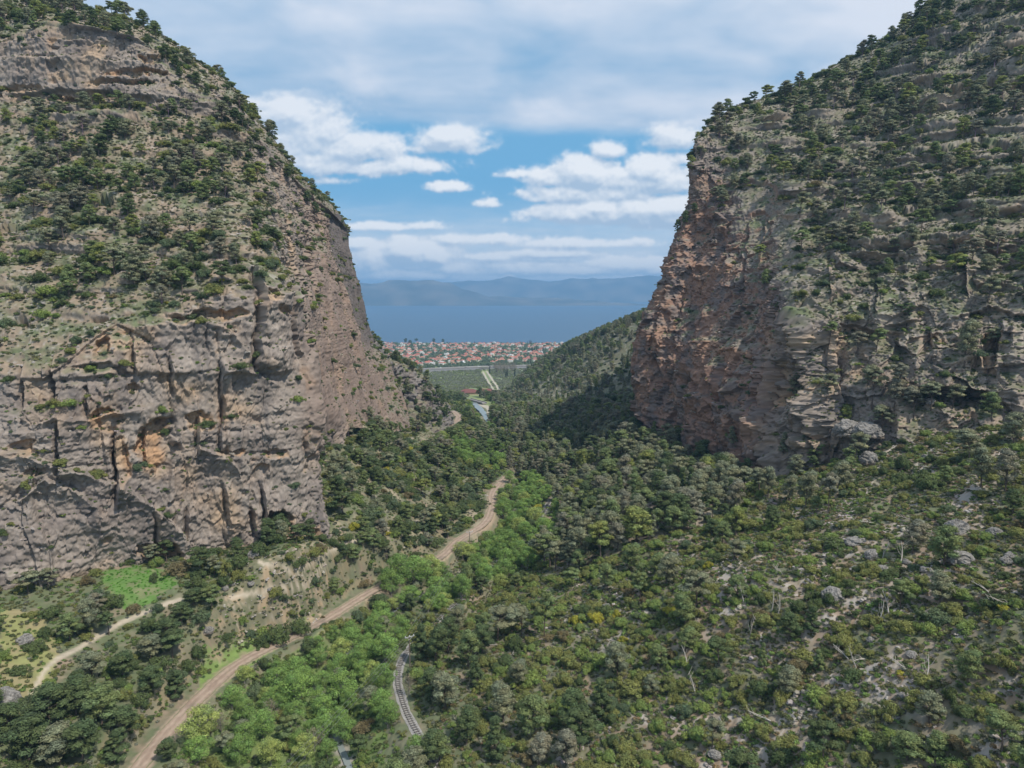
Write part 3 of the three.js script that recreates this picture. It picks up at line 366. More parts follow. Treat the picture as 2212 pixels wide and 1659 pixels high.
function groundY(x, z, detail = true) {
  let y = rawGround(x, z); const d = -z;
  if (detail) { const near = 1 - sstep(640, 790, d); y += near * (1.7 * fbm(x / 23, z / 23, 4.4, 3) + 0.75 * fbm(x / 5.5, z / 5.5, 9.1, 3)); const rt = sstep(8, 50, x) * sstep(340, 260, d); if (rt > 0) y += rt * (3.4 * ridged(x / 85 + 0.3 * noise(x / 30, z / 30, 2), (z + 0.15 * x) / 21, 5.5, 2) + 0.9 * ridged(x / 26, z / 8, 1.5, 2)); }
  let r;
  if (d < 420 && (r = nearLine(x, z, ROAD_S, 14))) y = lerp(r[1], y, sstep(3.4, 9.5, r[0]));
  if (d > 420 && d < 760 && (r = nearLine(x, z, ROAD2_S, 18))) y = lerp(r[1], y, sstep(4.5, 12, r[0]));
  if (d < 430 && (r = nearLine(x, z, RAIL_S, 9))) y = lerp(r[1], y, sstep(2.2, 6, r[0]));
  if ((r = nearLine(x, z, STREAM_S, 11))) y = Math.min(y, lerp(r[1] - 0.8, y, sstep(1.2, 7, r[0])));
  return y;
}
const OUTCROP = [[470, 1300], [520, 1215], [640, 1180], [705, 1190], [712, 1300], [690, 1340], [560, 1395], [470, 1400]], MEADOW = [[215, 1235], [300, 1222], [372, 1235], [385, 1260], [330, 1300], [285, 1325], [230, 1290]], VERGE = [[440, 1400], [560, 1375], [660, 1330], [690, 1340], [560, 1425], [470, 1490], [430, 1490]], GRASSY = [[0, 1310], [90, 1330], [130, 1400], [110, 1470], [60, 1530], [0, 1560]], GREENFLAT = [[480, 1520], [700, 1360], [860, 1330], [830, 1660], [430, 1659]];
const ground = (() => {
  const nU = 640, ds = []; let d = 62;
  while (d < 300) { ds.push(d); d *= d > 150 && d < 240 ? 1.0024 : 1.0052; } while (d < 800) { ds.push(d); d *= 1.0062; } while (d < 3120) { ds.push(d); d *= 1.03; } ds.push(3120);
  const nV = ds.length, pos = new Float32Array(nU * nV * 3), col = new Float32Array(nU * nV * 3);
  for (let a = 0; a < nU; a++) for (let b = 0; b < nV; b++) {
    const t = a / (nU - 1) * 2 - 1, u = t * 0.55 + t * t * t * 0.62, o = (a * nV + b) * 3, x = u * ds[b] * (ds[b] > 800 ? lerp(1, 2.2, sstep(800, 1600, ds[b])) : 1), z = -ds[b];
    pos[o] = x; pos[o + 1] = groundY(x, z); pos[o + 2] = z;
  }
  const g = { pos, nU, nV, us: [], vs: [] }; const N = gridNormals(g);
  for (let i = 0; i < nU * nV; i++) {
    const o = i * 3, x = pos[o], z = pos[o + 2], [px, py] = proj(x, pos[o + 1], z);
    if (-z < 800) {                                         // rock steps and cut banks
      const ny = N[o + 1], oc = inPoly(px, py, OUTCROP) ? 1 : 0, right = sstep(1180, 1420, px) * sstep(-0.06, 0.2, fbm(x / 13, z / 13, 7.7, 3)), bank = sstep(0.86, 0.66, ny);
      const s = pos[o + 1] + 1.2 * noise(x / 9, 3, z / 9), rough = Math.max(oc, 0.6 * right, bank);
      voronoi(x / 3.4, s / 3, z / 3.4); const blk = (V.id - 0.5) * 1.2 - 0.7 * sstep(0.14, 0, V.f2 - V.f1);
      const rail = nearLine(x, z, RAIL_S, 4) || nearLine(x, z, ROAD_S, 5) ? 0 : 1;
      pos[o + 1] += rail * (rough * (oc ? 0.5 : 1) * sstep(0.6, 0.85, ny) * (0.75 * blk + 0.8 * ledge(s, 1.6, 0.3, 5)) + 0.22 * fbm(x / 1.7, z / 1.7, 1.1, 2));
      const sp = fbm(x / 12, z / 12, 6.1, 4), fine = fbm(x / 1.3, pos[o + 1] / 1.1, z / 1.3, 3), moss = fbm(x / 4, pos[o + 1] / 3, z / 4, 3);
      let c = mix3([0.25, 0.19, 0.133], C.dry, sstep(-0.35, 0.05, sp)); c = mix3(c, C.herb, 0.85 * sstep(px < 1000 ? -0.32 : -0.15, px < 1000 ? 0.12 : 0.25, moss + 0.4 * sp));
      if (px > 1200) c = mix3(c, [0.26, 0.175, 0.12], 0.6 * sstep(0.12, 0.4, -moss));
      if (inPoly(px, py, OUTCROP)) c = mix3(c, [0.16, 0.155, 0.09], 0.6);
      const poly = (p, w) => { const k = inPoly(px + 9 * fine, py + 7 * moss, p); return k ? w : 0; };
      c = mix3(c, mix3([0.10, 0.20, 0.04], [0.17, 0.185, 0.085], sstep(-0.15, 0.3, moss + 0.5 * fine)), poly(MEADOW, 0.92)); c = mix3(c, mix3([0.16, 0.24, 0.06], [0.26, 0.23, 0.13], sstep(-0.2, 0.3, moss)), poly(VERGE, 0.9)); c = mix3(c, mix3([0.24, 0.25, 0.09], [0.30, 0.25, 0.13], sstep(-0.1, 0.3, moss)), poly(GRASSY, 0.85)); c = mix3(c, [0.13, 0.185, 0.05], poly(GREENFLAT, 0.8));
      if (px > 640 && px < 1040 && py < 1180 && py > 860) c = mix3(c, [0.37, 0.30, 0.215], 0.7 * sstep(0.02, 0.3, sp));
      c = mix3(c, mix3(C.pale, C.tan, sstep(-0.2, 0.3, moss)), Math.max(0.75 * oc * sstep(0.0, 0.3, moss + 0.8 * fine), 0.45 * bank * sstep(-0.2, 0.3, moss))); c = mix3(c, mix3([0.30, 0.255, 0.21], [0.285, 0.20, 0.14], sstep(-0.2, 0.2, moss)), 0.8 * right); c = mix3(c, [0.36, 0.335, 0.30], 0.7 * right * sstep(0.0, 0.25, blk * ny + 0.6 * fine));
      for (const p of PATHS) { const q = polyDist(px, py, p); if (q < 9) c = mix3(c, [0.47, 0.40, 0.31], 0.85 * sstep(7.5, 2.5, q + 3 * fine)); }
      let r; if ((r = nearLine(x, z, ROAD_S, 7))) c = mix3([0.38, 0.29, 0.215], c, sstep(1.9, 2.9, r[0] + fine)); if ((r = nearLine(x, z, STREAM_S, 6))) c = mix3([0.28, 0.26, 0.22], c, sstep(1.2, 3, r[0] + fine));
      col[o] = c[0] * (1 + 0.35 * fine); col[o + 1] = c[1] * (1 + 0.35 * fine); col[o + 2] = c[2] * (1 + 0.35 * fine);
    } else {
      const f1 = fbm(x / 90, z / 90, 3.3, 4), f2 = fbm(x / 22, z / 22, 1.3, 3);
      let c = mix3([0.16, 0.20, 0.09], [0.23, 0.27, 0.095], sstep(-0.2, 0.25, f1 + 0.4 * f2)); c = mix3(c, [0.36, 0.32, 0.22], 0.7 * sstep(0.25, 0.5, f2 - 0.3 * f1)); if (-z > 1560) c = mix3(c, [0.13, 0.165, 0.095], 0.6);
      col[o] = c[0]; col[o + 1] = c[1]; col[o + 2] = c[2];
    }
  }
  g.geo = gridGeometry(g, col); g.nor = g.geo.attributes.normal.array; g.baseN = N;
  return g;
})();
structure('ground', ground.geo, earthy);

// wooded hill beyond the right-hand wall
const hill = rockSheet([
  [[1060, 905, 770], [1085, 880, 860], [1092, 858, 960], [1100, 852, 1020], [1120, 860, 1150], [1150, 880, 1300]],
  [[1120, 915, 700], [1130, 870, 800], [1140, 820, 950], [1150, 800, 1040], [1170, 810, 1150], [1200, 840, 1300]],
  [[1200, 950, 600], [1205, 880, 720], [1212, 800, 880], [1222, 757, 980], [1240, 770, 1120], [1260, 830, 1300]],
  [[1290, 990, 500], [1290, 890, 640], [1292, 790, 800], [1296, 724, 920], [1310, 735, 1080], [1320, 820, 1300]],
  [[1390, 1000, 450], [1385, 890, 590], [1382, 780, 740], [1385, 692, 880], [1395, 700, 1060], [1400, 820, 1300]],
  [[1520, 1000, 450], [1510, 860, 560], [1505, 740, 700], [1500, 640, 860], [1510, 650, 1050], [1520, 820, 1300]],
  [[1700, 1000, 450], [1700, 860, 560], [1700, 700, 700], [1700, 560, 860], [1720, 560, 1050], [1720, 820, 1300]],
], [20, 30, 40, 40, 16, 8], [40, 40, 34, 6, 4], { earth: [0.13, 0.125, 0.075], rim: (u, v) => 0.8, paint: (c) => mix3(c, [0.10, 0.11, 0.06], 0.6) });
structure('hill', hill.geo, earthy);

// ------------------------------------------------------------------ sea and the mountains across the gulf
const sea = (() => { const g = new THREE.PlaneGeometry(60000, 30000, 1, 1); g.rotateX(-Math.PI / 2); g.translate(0, 0, -2700 - 15000); return g; })();
const seaBump = (() => { const n = 256, d = new Uint8Array(n * n * 4); for (let y = 0; y < n; y++) for (let x = 0; x < n; x++) { const a = x / n * 6.28318, b = y / n * 6.28318, v = 0.5 + 0.35 * fbm(Math.cos(a) * 2.2, Math.sin(a) * 2.2 + Math.cos(b) * 2.2, Math.sin(b) * 2.2, 4); d.fill(clamp(v * 255, 0, 255), (y * n + x) * 4, (y * n + x) * 4 + 3); d[(y * n + x) * 4 + 3] = 255; } const t = new THREE.DataTexture(d, n, n); t.wrapS = t.wrapT = THREE.RepeatWrapping; t.magFilter = THREE.LinearFilter; t.repeat.set(2400, 1200); t.needsUpdate = true; return t; })();
structure('sea', sea, mat(0.035, 0.09, 0.155, 0.45, { bumpMap: seaBump, bumpScale: 0.5 }));
function farRange(pts, d, depth, col, salt, group) {
  const n = 260, m = 26, pos = new Float32Array(n * m * 3), colr = new Float32Array(n * m * 3);
  const prof = (px) => { for (let i = 0; i + 1 < pts.length; i++) if (px <= pts[i + 1][0]) { const t = (px - pts[i][0]) / (pts[i + 1][0] - pts[i][0]); return lerp(pts[i][1], pts[i + 1][1], t * t * (3 - 2 * t)); } return pts[pts.length - 1][1]; };
  for (let a = 0; a < n; a++) { const px = lerp(pts[0][0], pts[pts.length - 1][0], a / (n - 1)), top = at(px, prof(px), d).y;
    for (let b = 0; b < m; b++) { const t = b / (m - 1), o = (a * m + b) * 3, dd = d - depth * (0.5 - t) , up = Math.sin(Math.PI * Math.min(1, t * 1.0)), x = (px - CX) / F * d;
      pos[o] = x; pos[o + 1] = Math.max(-6, (top) * up * (1 + 0.16 * fbm(x / 900 + salt, t * 4, 2.2, 4)) - 5 * (1 - up) + 60 * up * ridged(x / 700, t * 5, salt, 4) - 30 * up); pos[o + 2] = -dd;
      const r = fbm(x / 500, t * 6, salt + 3, 4), c = mix3(col, [0.26, 0.22, 0.18], clamp(0.3 + 1.6 * r, 0, 1) * 0.6); colr[o] = c[0]; colr[o + 1] = c[1]; colr[o + 2] = c[2]; } }
  const g = { pos, nU: n, nV: m }; structure(group, gridGeometry(g, colr), earthy);
}
farRange([[300, 640], [600, 622], [700, 612], [800, 612], [870, 606], [920, 608], [965, 612], [1010, 628], [1060, 640], [1130, 645], [1200, 645], [1260, 650], [1330, 655], [1420, 660], [1500, 662]], 12500, 2400, [0.05, 0.065, 0.065], 2.1, 'far_mountains');
farRange([[200, 630], [700, 620], [960, 612], [1040, 606], [1100, 602], [1180, 607], [1260, 601], [1340, 600], [1420, 597], [1500, 596], [1700, 604], [2000, 612]], 17500, 3600, [0.05, 0.065, 0.07], 7.7, 'far_mountains');
// ------------------------------------------------------------------ what the eye sees of the land: a coarse depth raster to seat things by
const SHEETS = [mountainLeft, mountainRight, ground, hill, spur, ridgeBehind], RW = 553, RH = 415, DEPTH = new Float32Array(RW * RH).fill(1e9), WHO = new Int32Array(RW * RH).fill(-1);
SHEETS.forEach((g, s) => { const n = g.nU * g.nV; for (let i = 0; i < n; i++) { const [px, py, f] = proj(g.pos[i * 3], g.pos[i * 3 + 1], g.pos[i * 3 + 2]); if (f < 0) continue; const a = Math.floor(px / 4), b = Math.floor(py / 4); for (let u = a; u <= a + 1; u++) for (let v = b; v <= b + 1; v++) if (u >= 0 && v >= 0 && u < RW && v < RH && f < DEPTH[v * RW + u]) { DEPTH[v * RW + u] = f; WHO[v * RW + u] = s * 4194304 + i; } } });
function pick(px, py) {            // the land seen at a survey position
  const a = clamp(Math.floor(px / 4), 0, RW - 1), b = clamp(Math.floor(py / 4), 0, RH - 1), w = WHO[b * RW + a];
  if (w < 0) return new THREE.Vector3(...onLevel(px, Math.max(py, 700), -130));
  const g = SHEETS[Math.floor(w / 4194304)], i = (w % 4194304) * 3; return new THREE.Vector3(g.pos[i], g.pos[i + 1], g.pos[i + 2]);
}
const seenAt = (x, y, z, slack) => { const [px, py, f] = proj(x, y, z); if (px < 2 || py < 2 || px > 2208 || py > 1656 || f < 0) return false; return f < DEPTH[Math.floor(py / 4) * RW + Math.floor(px / 4)] + slack; };
function plainHit(px, py) { let lo = 600, hi = 3000; for (let k = 0; k < 40; k++) { const m = (lo + hi) / 2, p = at(px, py, m); if (p.y > groundY(p.x, p.z, false)) lo = m; else hi = m; } const p = at(px, py, (lo + hi) / 2); p.y = groundY(p.x, p.z, false); return p; }

// ------------------------------------------------------------------ foliage: crowns of many small sprays
function sprays(r, lobes, count, size, opt = {}) {
  const pos = [], nor = [], col = [], tot = lobes.reduce((s, l) => s + l[3] * l[3], 0), v = new THREE.Vector3(), e1 = new THREE.Vector3(), e2 = new THREE.Vector3(), nn = new THREE.Vector3();
  for (const l of lobes) {
    const k = Math.round(count * l[3] * l[3] / tot), tone = 0.8 + 0.36 * r(), hue = (r() - 0.5) * 0.16;
    for (let i = 0; i < k; i++) {
      const z = lerp(opt.low ?? -0.35, 1, r()), a = r() * 6.2832, q = Math.sqrt(1 - z * z), rad = (opt.inner ?? 0.62) + (1.02 - (opt.inner ?? 0.62)) * Math.sqrt(r()) + 0.3 * Math.pow(r(), 6);
      v.set(Math.cos(a) * q, z, Math.sin(a) * q);
      const cx = l[0] + v.x * l[3] * rad, cy = l[1] + v.y * l[4] * rad, cz = l[2] + v.z * l[3] * rad;
      nn.set(v.x + (r() - 0.5) * 1.5, v.y * 1.2 + 0.35 + (r() - 0.5) * 1.3, v.z + (r() - 0.5) * 1.5).normalize();
      e1.set(r() - 0.5, (r() - 0.5) * 0.7, r() - 0.5).cross(nn).normalize(); e2.crossVectors(nn, e1);
      const s = size * (0.6 + 0.8 * r()), sx = s * (0.5 + 0.3 * r());
      const pts = [[-0.5 * sx, -0.5 * s], [0.5 * sx, -0.4 * s], [0.1 * sx, 0.7 * s]];
      const sn = [nn.x * 0.55 + v.x * 0.6, nn.y * 0.55 + v.y * 0.6 + 0.1, nn.z * 0.55 + v.z * 0.6], sl = Math.hypot(...sn), t = tone * (0.6 + 0.8 * r()) * (opt.dead && r() < opt.dead ? 0.8 : 1);
      for (const p of pts) { pos.push(cx + e1.x * p[0] + e2.x * p[1], cy + e1.y * p[0] + e2.y * p[1], cz + e1.z * p[0] + e2.z * p[1]); nor.push(sn[0] / sl, sn[1] / sl, sn[2] / sl); col.push(t * (1 + hue), t, t * (1 - hue)); }
    }
  }
  const g = new THREE.BufferGeometry(); g.setAttribute('position', new THREE.Float32BufferAttribute(pos, 3)); g.setAttribute('normal', new THREE.Float32BufferAttribute(nor, 3)); g.setAttribute('color', new THREE.Float32BufferAttribute(col, 3));
  return g;
}
function limb(pts, r0, r1, sides = 6) {   // a tapered, bent limb
  const c = new THREE.CatmullRomCurve3(pts.map((p) => new THREE.Vector3(...p))), n = Math.max(3, pts.length * 2), pos = [], idx = [];
  for (let i = 0; i <= n; i++) { const t = i / n, p = c.getPoint(t), d = c.getTangent(t), a = new THREE.Vector3(d.z + 0.01, 0.2, -d.x).cross(d).normalize(), b = new THREE.Vector3().crossVectors(d, a), q = lerp(r0, r1, t);
    for (let s = 0; s < sides; s++) { const w = s / sides * 6.2832; pos.push(p.x + q * (a.x * Math.cos(w) + b.x * Math.sin(w)), p.y + q * (a.y * Math.cos(w) + b.y * Math.sin(w)), p.z + q * (a.z * Math.cos(w) + b.z * Math.sin(w))); } }
  for (let i = 0; i < n; i++) for (let s = 0; s < sides; s++) { const p = i * sides + s, q = i * sides + (s + 1) % sides; idx.push(p, q, p + sides, q, q + sides, p + sides); }
  const g = new THREE.BufferGeometry(); g.setAttribute('position', new THREE.Float32BufferAttribute(pos, 3)); g.setIndex(idx); g.computeVertexNormals(); return g;
}
const plainCol = (g, c) => { const n = g.attributes.position.count, a = new Float32Array(n * 3); for (let i = 0; i < n; i++) a.set(c, i * 3); g.setAttribute('color', new THREE.BufferAttribute(a, 3)); return g.index ? g.toNonIndexed() : g; };
function pineShape(seed, H, style) {
  const r = rng(seed), lobes = [], limbs = [], lx = (r() - 0.5) * 1.6, lz = (r() - 0.5) * 1.6, bare = style === 'umbrella' ? 0.52 : style === 'cone' ? 0.12 : 0.28;
  const axis = (t) => [lx * t * t, H * t * 0.92, lz * t * t], n = style === 'umbrella' ? 15 : 22;
  for (let i = 0; i < n; i++) {
    const t = bare + (1 - bare) * ((i + 0.4 * r()) / n), q = (t - bare) / (1 - bare), env = style === 'cone' ? 0.30 * H * (1 - q * 0.85) : style === 'umbrella' ? 0.36 * H * Math.sqrt(1 - (q * 0.9) ** 2) : 0.31 * H * Math.pow(Math.sin(Math.PI * Math.min(0.97, 0.22 + 0.72 * q)), 0.8);
    const a = i * 2.4 + r() * 1.1, rad = env * (0.35 + 0.5 * r()), c = axis(t), R = H * (0.062 + 0.075 * r()) * (style === 'cone' ? 1 - 0.5 * q : 1.05);
    lobes.push([c[0] + Math.cos(a) * rad, c[1] + H * 0.04, c[2] + Math.sin(a) * rad, R, R * (style === 'umbrella' ? 0.5 : 0.66)]);
    const c0 = axis(Math.max(0.1, t - 0.14)); limbs.push(limb([c0, [lerp(c0[0], c[0] + Math.cos(a) * rad, 0.5), c[1] - H * 0.02, lerp(c0[2], c[2] + Math.sin(a) * rad, 0.5)], [c[0] + Math.cos(a) * rad, c[1] + H * 0.03, c[2] + Math.sin(a) * rad]], H * 0.009, H * 0.003, 4));
  }
  lobes.push([...axis(1).map((v, k) => (k === 1 ? v + H * 0.0 : v)), H * 0.11, H * 0.085]);
  return { crown: sprays(r, lobes, 4400, H * 0.036, { low: -0.45, inner: 0.25 }), trunk: mergeGeometries([limb([[0, -1.2, 0], axis(0.3), axis(0.6), axis(0.97)], H * 0.021, H * 0.006), ...limbs]), H };
}
function shrubShape(seed, wide, loose = 0) {
  const r = rng(seed), lobes = [[0, 0.42, 0, 0.5 * wide, 0.52]], n = 19, sk = r() * 6.28;
  for (let i = 0; i < n; i++) { const a = i * 2.4 + r(), q = wide * (0.15 + 0.85 * r() * (0.75 + 0.35 * Math.cos(a * 2 + sk))), R = 0.15 + 0.2 * r(); lobes.push([Math.cos(a) * q, 0.16 + 0.7 * r() * (1 - 0.55 * q / wide) + loose * r() * 0.3, Math.sin(a) * q, R, R * 0.85]); }
  const st = []; for (let i = 0; i < 4; i++) { const a = i * 1.6 + r(); st.push(limb([[0, -0.5, 0], [Math.cos(a) * 0.2, 0.3, Math.sin(a) * 0.2], [Math.cos(a) * 0.5 * wide, 0.75, Math.sin(a) * 0.5 * wide]], 0.05, 0.015, 4)); }
  return { crown: sprays(r, lobes, 3000, 0.11, { low: -0.5, inner: 0.45 }), trunk: mergeGeometries(st), H: 1.15 };
}
function broadShape(seed, H, thin = 0) {
  const r = rng(seed), lobes = [], limbs = [], n = 18;
  for (let i = 0; i < n; i++) { const q = i / n, a = i * 2.4 + r() * 0.8, t = 0.34 + 0.56 * q, env = 0.42 * H * Math.pow(Math.sin(Math.PI * (0.2 + 0.72 * q)), 0.75), rad = env * (0.45 + 0.45 * r()), R = H * (0.10 + 0.07 * r()), p = [Math.cos(a) * rad, H * t, Math.sin(a) * rad];
    lobes.push([...p, R, R * 0.8]); limbs.push(limb([[0, H * Math.max(0.12, t - 0.3), 0], [p[0] * 0.5, p[1] - H * 0.1, p[2] * 0.5], p], H * 0.012, H * 0.004, 4)); if (thin) limbs.push(limb([p, [p[0] * 1.15, p[1] + H * 0.05, p[2] * 1.15], [p[0] * 1.2 + (r() - 0.5), p[1] + H * 0.13, p[2] * 1.2 + (r() - 0.5)]], H * 0.005, H * 0.002, 3)); }
  lobes.push([0, H * 0.88, 0, H * 0.15, H * 0.11], [0, H * 0.55, 0, H * 0.24, H * 0.2]);
  return { crown: sprays(r, lobes, thin ? 1100 : 5200, H * 0.029, { low: -0.6, inner: 0.55 }), trunk: mergeGeometries([limb([[0, -1.2, 0], [0.1, H * 0.3, 0], [0, H * 0.8, 0.1]], H * 0.026, H * 0.007), ...limbs]), H };
}
function cypressShape(seed, H) { const r = rng(seed), lobes = []; for (let i = 0; i < 9; i++) { const t = 0.06 + 0.9 * i / 9, R = H * 0.09 * Math.pow(Math.sin(Math.PI * (0.12 + 0.85 * t)), 0.8) + 0.1; lobes.push([(r() - 0.5) * 0.3, H * t, (r() - 0.5) * 0.3, R, H * 0.1]); } return { crown: sprays(r, lobes, 420, H * 0.05, { low: -0.8, inner: 0.7 }), trunk: limb([[0, -1, 0], [0, H * 0.3, 0], [0, H * 0.9, 0]], H * 0.012, H * 0.004, 5), H }; }

const leafMat = (r, g, b, tr = 0) => new THREE.MeshPhysicalMaterial({ color: new THREE.Color().setRGB(r, g, b), vertexColors: true, roughness: 0.85, specularIntensity: 0.3, side: THREE.DoubleSide, ...(tr ? { transmission: tr, thickness: 0 } : {}) });
const bark = mat(0.13, 0.10, 0.08), greyBark = mat(0.27, 0.245, 0.22);
const SHAPES = {
  pine: [pineShape(101, 8, 'round'), pineShape(102, 8, 'round'), pineShape(103, 8, 'umbrella'), pineShape(104, 8, 'cone'), pineShape(105, 8, 'round'), pineShape(106, 8, 'umbrella')],
  shrub: [shrubShape(201, 1.0), shrubShape(202, 1.25), shrubShape(203, 1.5), shrubShape(204, 0.85, 1)],
  broad: [broadShape(301, 10), broadShape(302, 10), broadShape(303, 10)], bare: [broadShape(311, 8, 1), broadShape(312, 8, 1)], cypress: [cypressShape(401, 12), cypressShape(402, 12)],
};
const TONES = {
  pine: [['grey-green', [0.235, 0.25, 0.15]], ['mid green', [0.19, 0.24, 0.095]], ['dark green', [0.107, 0.146, 0.060]], ['yellow-green', [0.249, 0.286, 0.087]], ['silver-grey', [0.249, 0.243, 0.170]]],
  shrub: [['dark green', [0.102, 0.138, 0.051]], ['olive green', [0.205, 0.222, 0.07]], ['blue-green', [0.116, 0.157, 0.080]], ['fresh green', [0.20, 0.265, 0.073]], ['yellow', [0.371, 0.356, 0.053]], ['rusty brown', [0.195, 0.162, 0.080]]],
  broad: [['bright green', [0.215, 0.335, 0.088]], ['mid green', [0.180, 0.281, 0.075]], ['pale yellow-green', [0.325, 0.389, 0.116]]], bare: [['grey-brown', [0.267, 0.232, 0.160]]], cypress: [['dark', [0.046, 0.067, 0.039]]],
};
const LEAF = Object.fromEntries(Object.entries(TONES).map(([k, v]) => [k, v.map((t) => leafMat(...t[1], 0.25))]));
const KIND = { pine: ['pine_tree', 'pine', 'tree'], shrub: ['shrub', 'shrub', 'shrub'], broad: ['broadleaf_tree', 'broadleaf', 'tree'], bare: ['bare_tree', 'half-bare tree', 'tree'], cypress: ['cypress_tree', 'cypress', 'tree'] };
const protos = {};
function plant(p) {               // a plant as a thing of its own: crown and trunk
  const key = p.k + p.s + '_' + p.t, [nm] = KIND[p.k]; let o;
  if (protos[key]) { o = protos[key].clone(); o.name = numbered(nm); scene.add(o); } else { o = thing(nm, '', ''); part('crown', SHAPES[p.k][p.s].crown, LEAF[p.k][p.t], o); part(p.k === 'shrub' ? 'stems' : 'trunk', SHAPES[p.k][p.s].trunk, p.k === 'pine' ? bark : greyBark, o); protos[key] = o; }
  o.position.set(p.x, p.y, p.z); o.rotation.y = p.r; o.scale.set(p.w, p.h, p.w); return o;
}

// ------------------------------------------------------------------ where plants grow
const all = [], cells = new Map();
const roadSight = []; for (const [s, n] of [[ROAD_S, 1], [ROAD2_S, 2], [RAIL_S, 1]]) for (const p of s) { const [px, py, f] = proj(p[0], p[2] + 0.2, p[1]); const vis = s === RAIL_S ? (py > 1462 && py < 1605) || (px > 1174 && px < 1190) : s === ROAD_S ? !((px > 795 && px < 948 && py > 1205 && py < 1285) || (py > 1508 && py < 1572) || py < 1040) : true; if (vis) roadSight.push([px, py, f, n]); }
for (const p of STREAM_S.slice(110)) { const [px, py, f] = proj(p[0], p[2], p[1]); if (px > 1030 && px < 1064 && py < 906 && py > 866) roadSight.push([px, py, f, 4]); }
function hides(p, H, W) {          // would it stand in the sight line to an open stretch of road or rail?
  const [x0, y0, f] = proj(p.x, p.y, p.z), hw = W / f * F * 0.85, top = y0 - H / f * F * 0.9;
  for (const s of roadSight) if (s[2] > f - 1 && Math.abs(s[0] - x0) < hw + s[3] && s[1] < y0 + 6 && s[1] > top - s[3]) return true;
  if (MEADOW_KEEP(x0, top + 6) || MEADOW_KEEP(x0, (y0 + top) / 2)) return true;
  return false;
}
const MEADOW_KEEP = (x, y) => ((x - 300) / 62) ** 2 + ((y - 1268) / 26) ** 2 < 1;
function free(x, z, gap, k) {
  const q = 4, a = Math.floor(x / q), b = Math.floor(z / q), n = Math.ceil(gap * 2 / q);
  for (let i = -n; i <= n; i++) for (let j = -n; j <= n; j++) { const c = cells.get((a + i) * 100003 + b + j); if (c) for (const o of c) { const dx = o[0] - x, dz = o[1] - z, m = (gap + o[2]) * 0.5; if (dx * dx + dz * dz < m * m && (o[3] === k || o[3] !== 'shrub')) return false; } }
  return true;
}
function grow(k, x, y, z, h, w, s, t, rot, force) {
  const sh = SHAPES[k][s], o = { k, s, t, x, y, z, r: rot, h: h / sh.H, w: w / (k === 'shrub' ? 1.2 : k === 'cypress' ? 1.3 : k === 'broad' || k === 'bare' ? 4.4 : 2.9), H: h, W: w };
  if (!force && (hides(o, h, w) || !free(x, z, w * (k === 'shrub' ? 0.72 : 1.1), k))) return null;
  const key = Math.floor(x / 4) * 100003 + Math.floor(z / 4); if (!cells.has(key)) cells.set(key, []); cells.get(key).push([x, z, w * 1.1, k]);
  all.push(o); return o;
}
const PR = rng(77), pickTone = (w) => { let s = PR() * w.reduce((a, b) => a + b); for (let i = 0; i < w.length; i++) if ((s -= w[i]) <= 0) return i; return w.length - 1; };
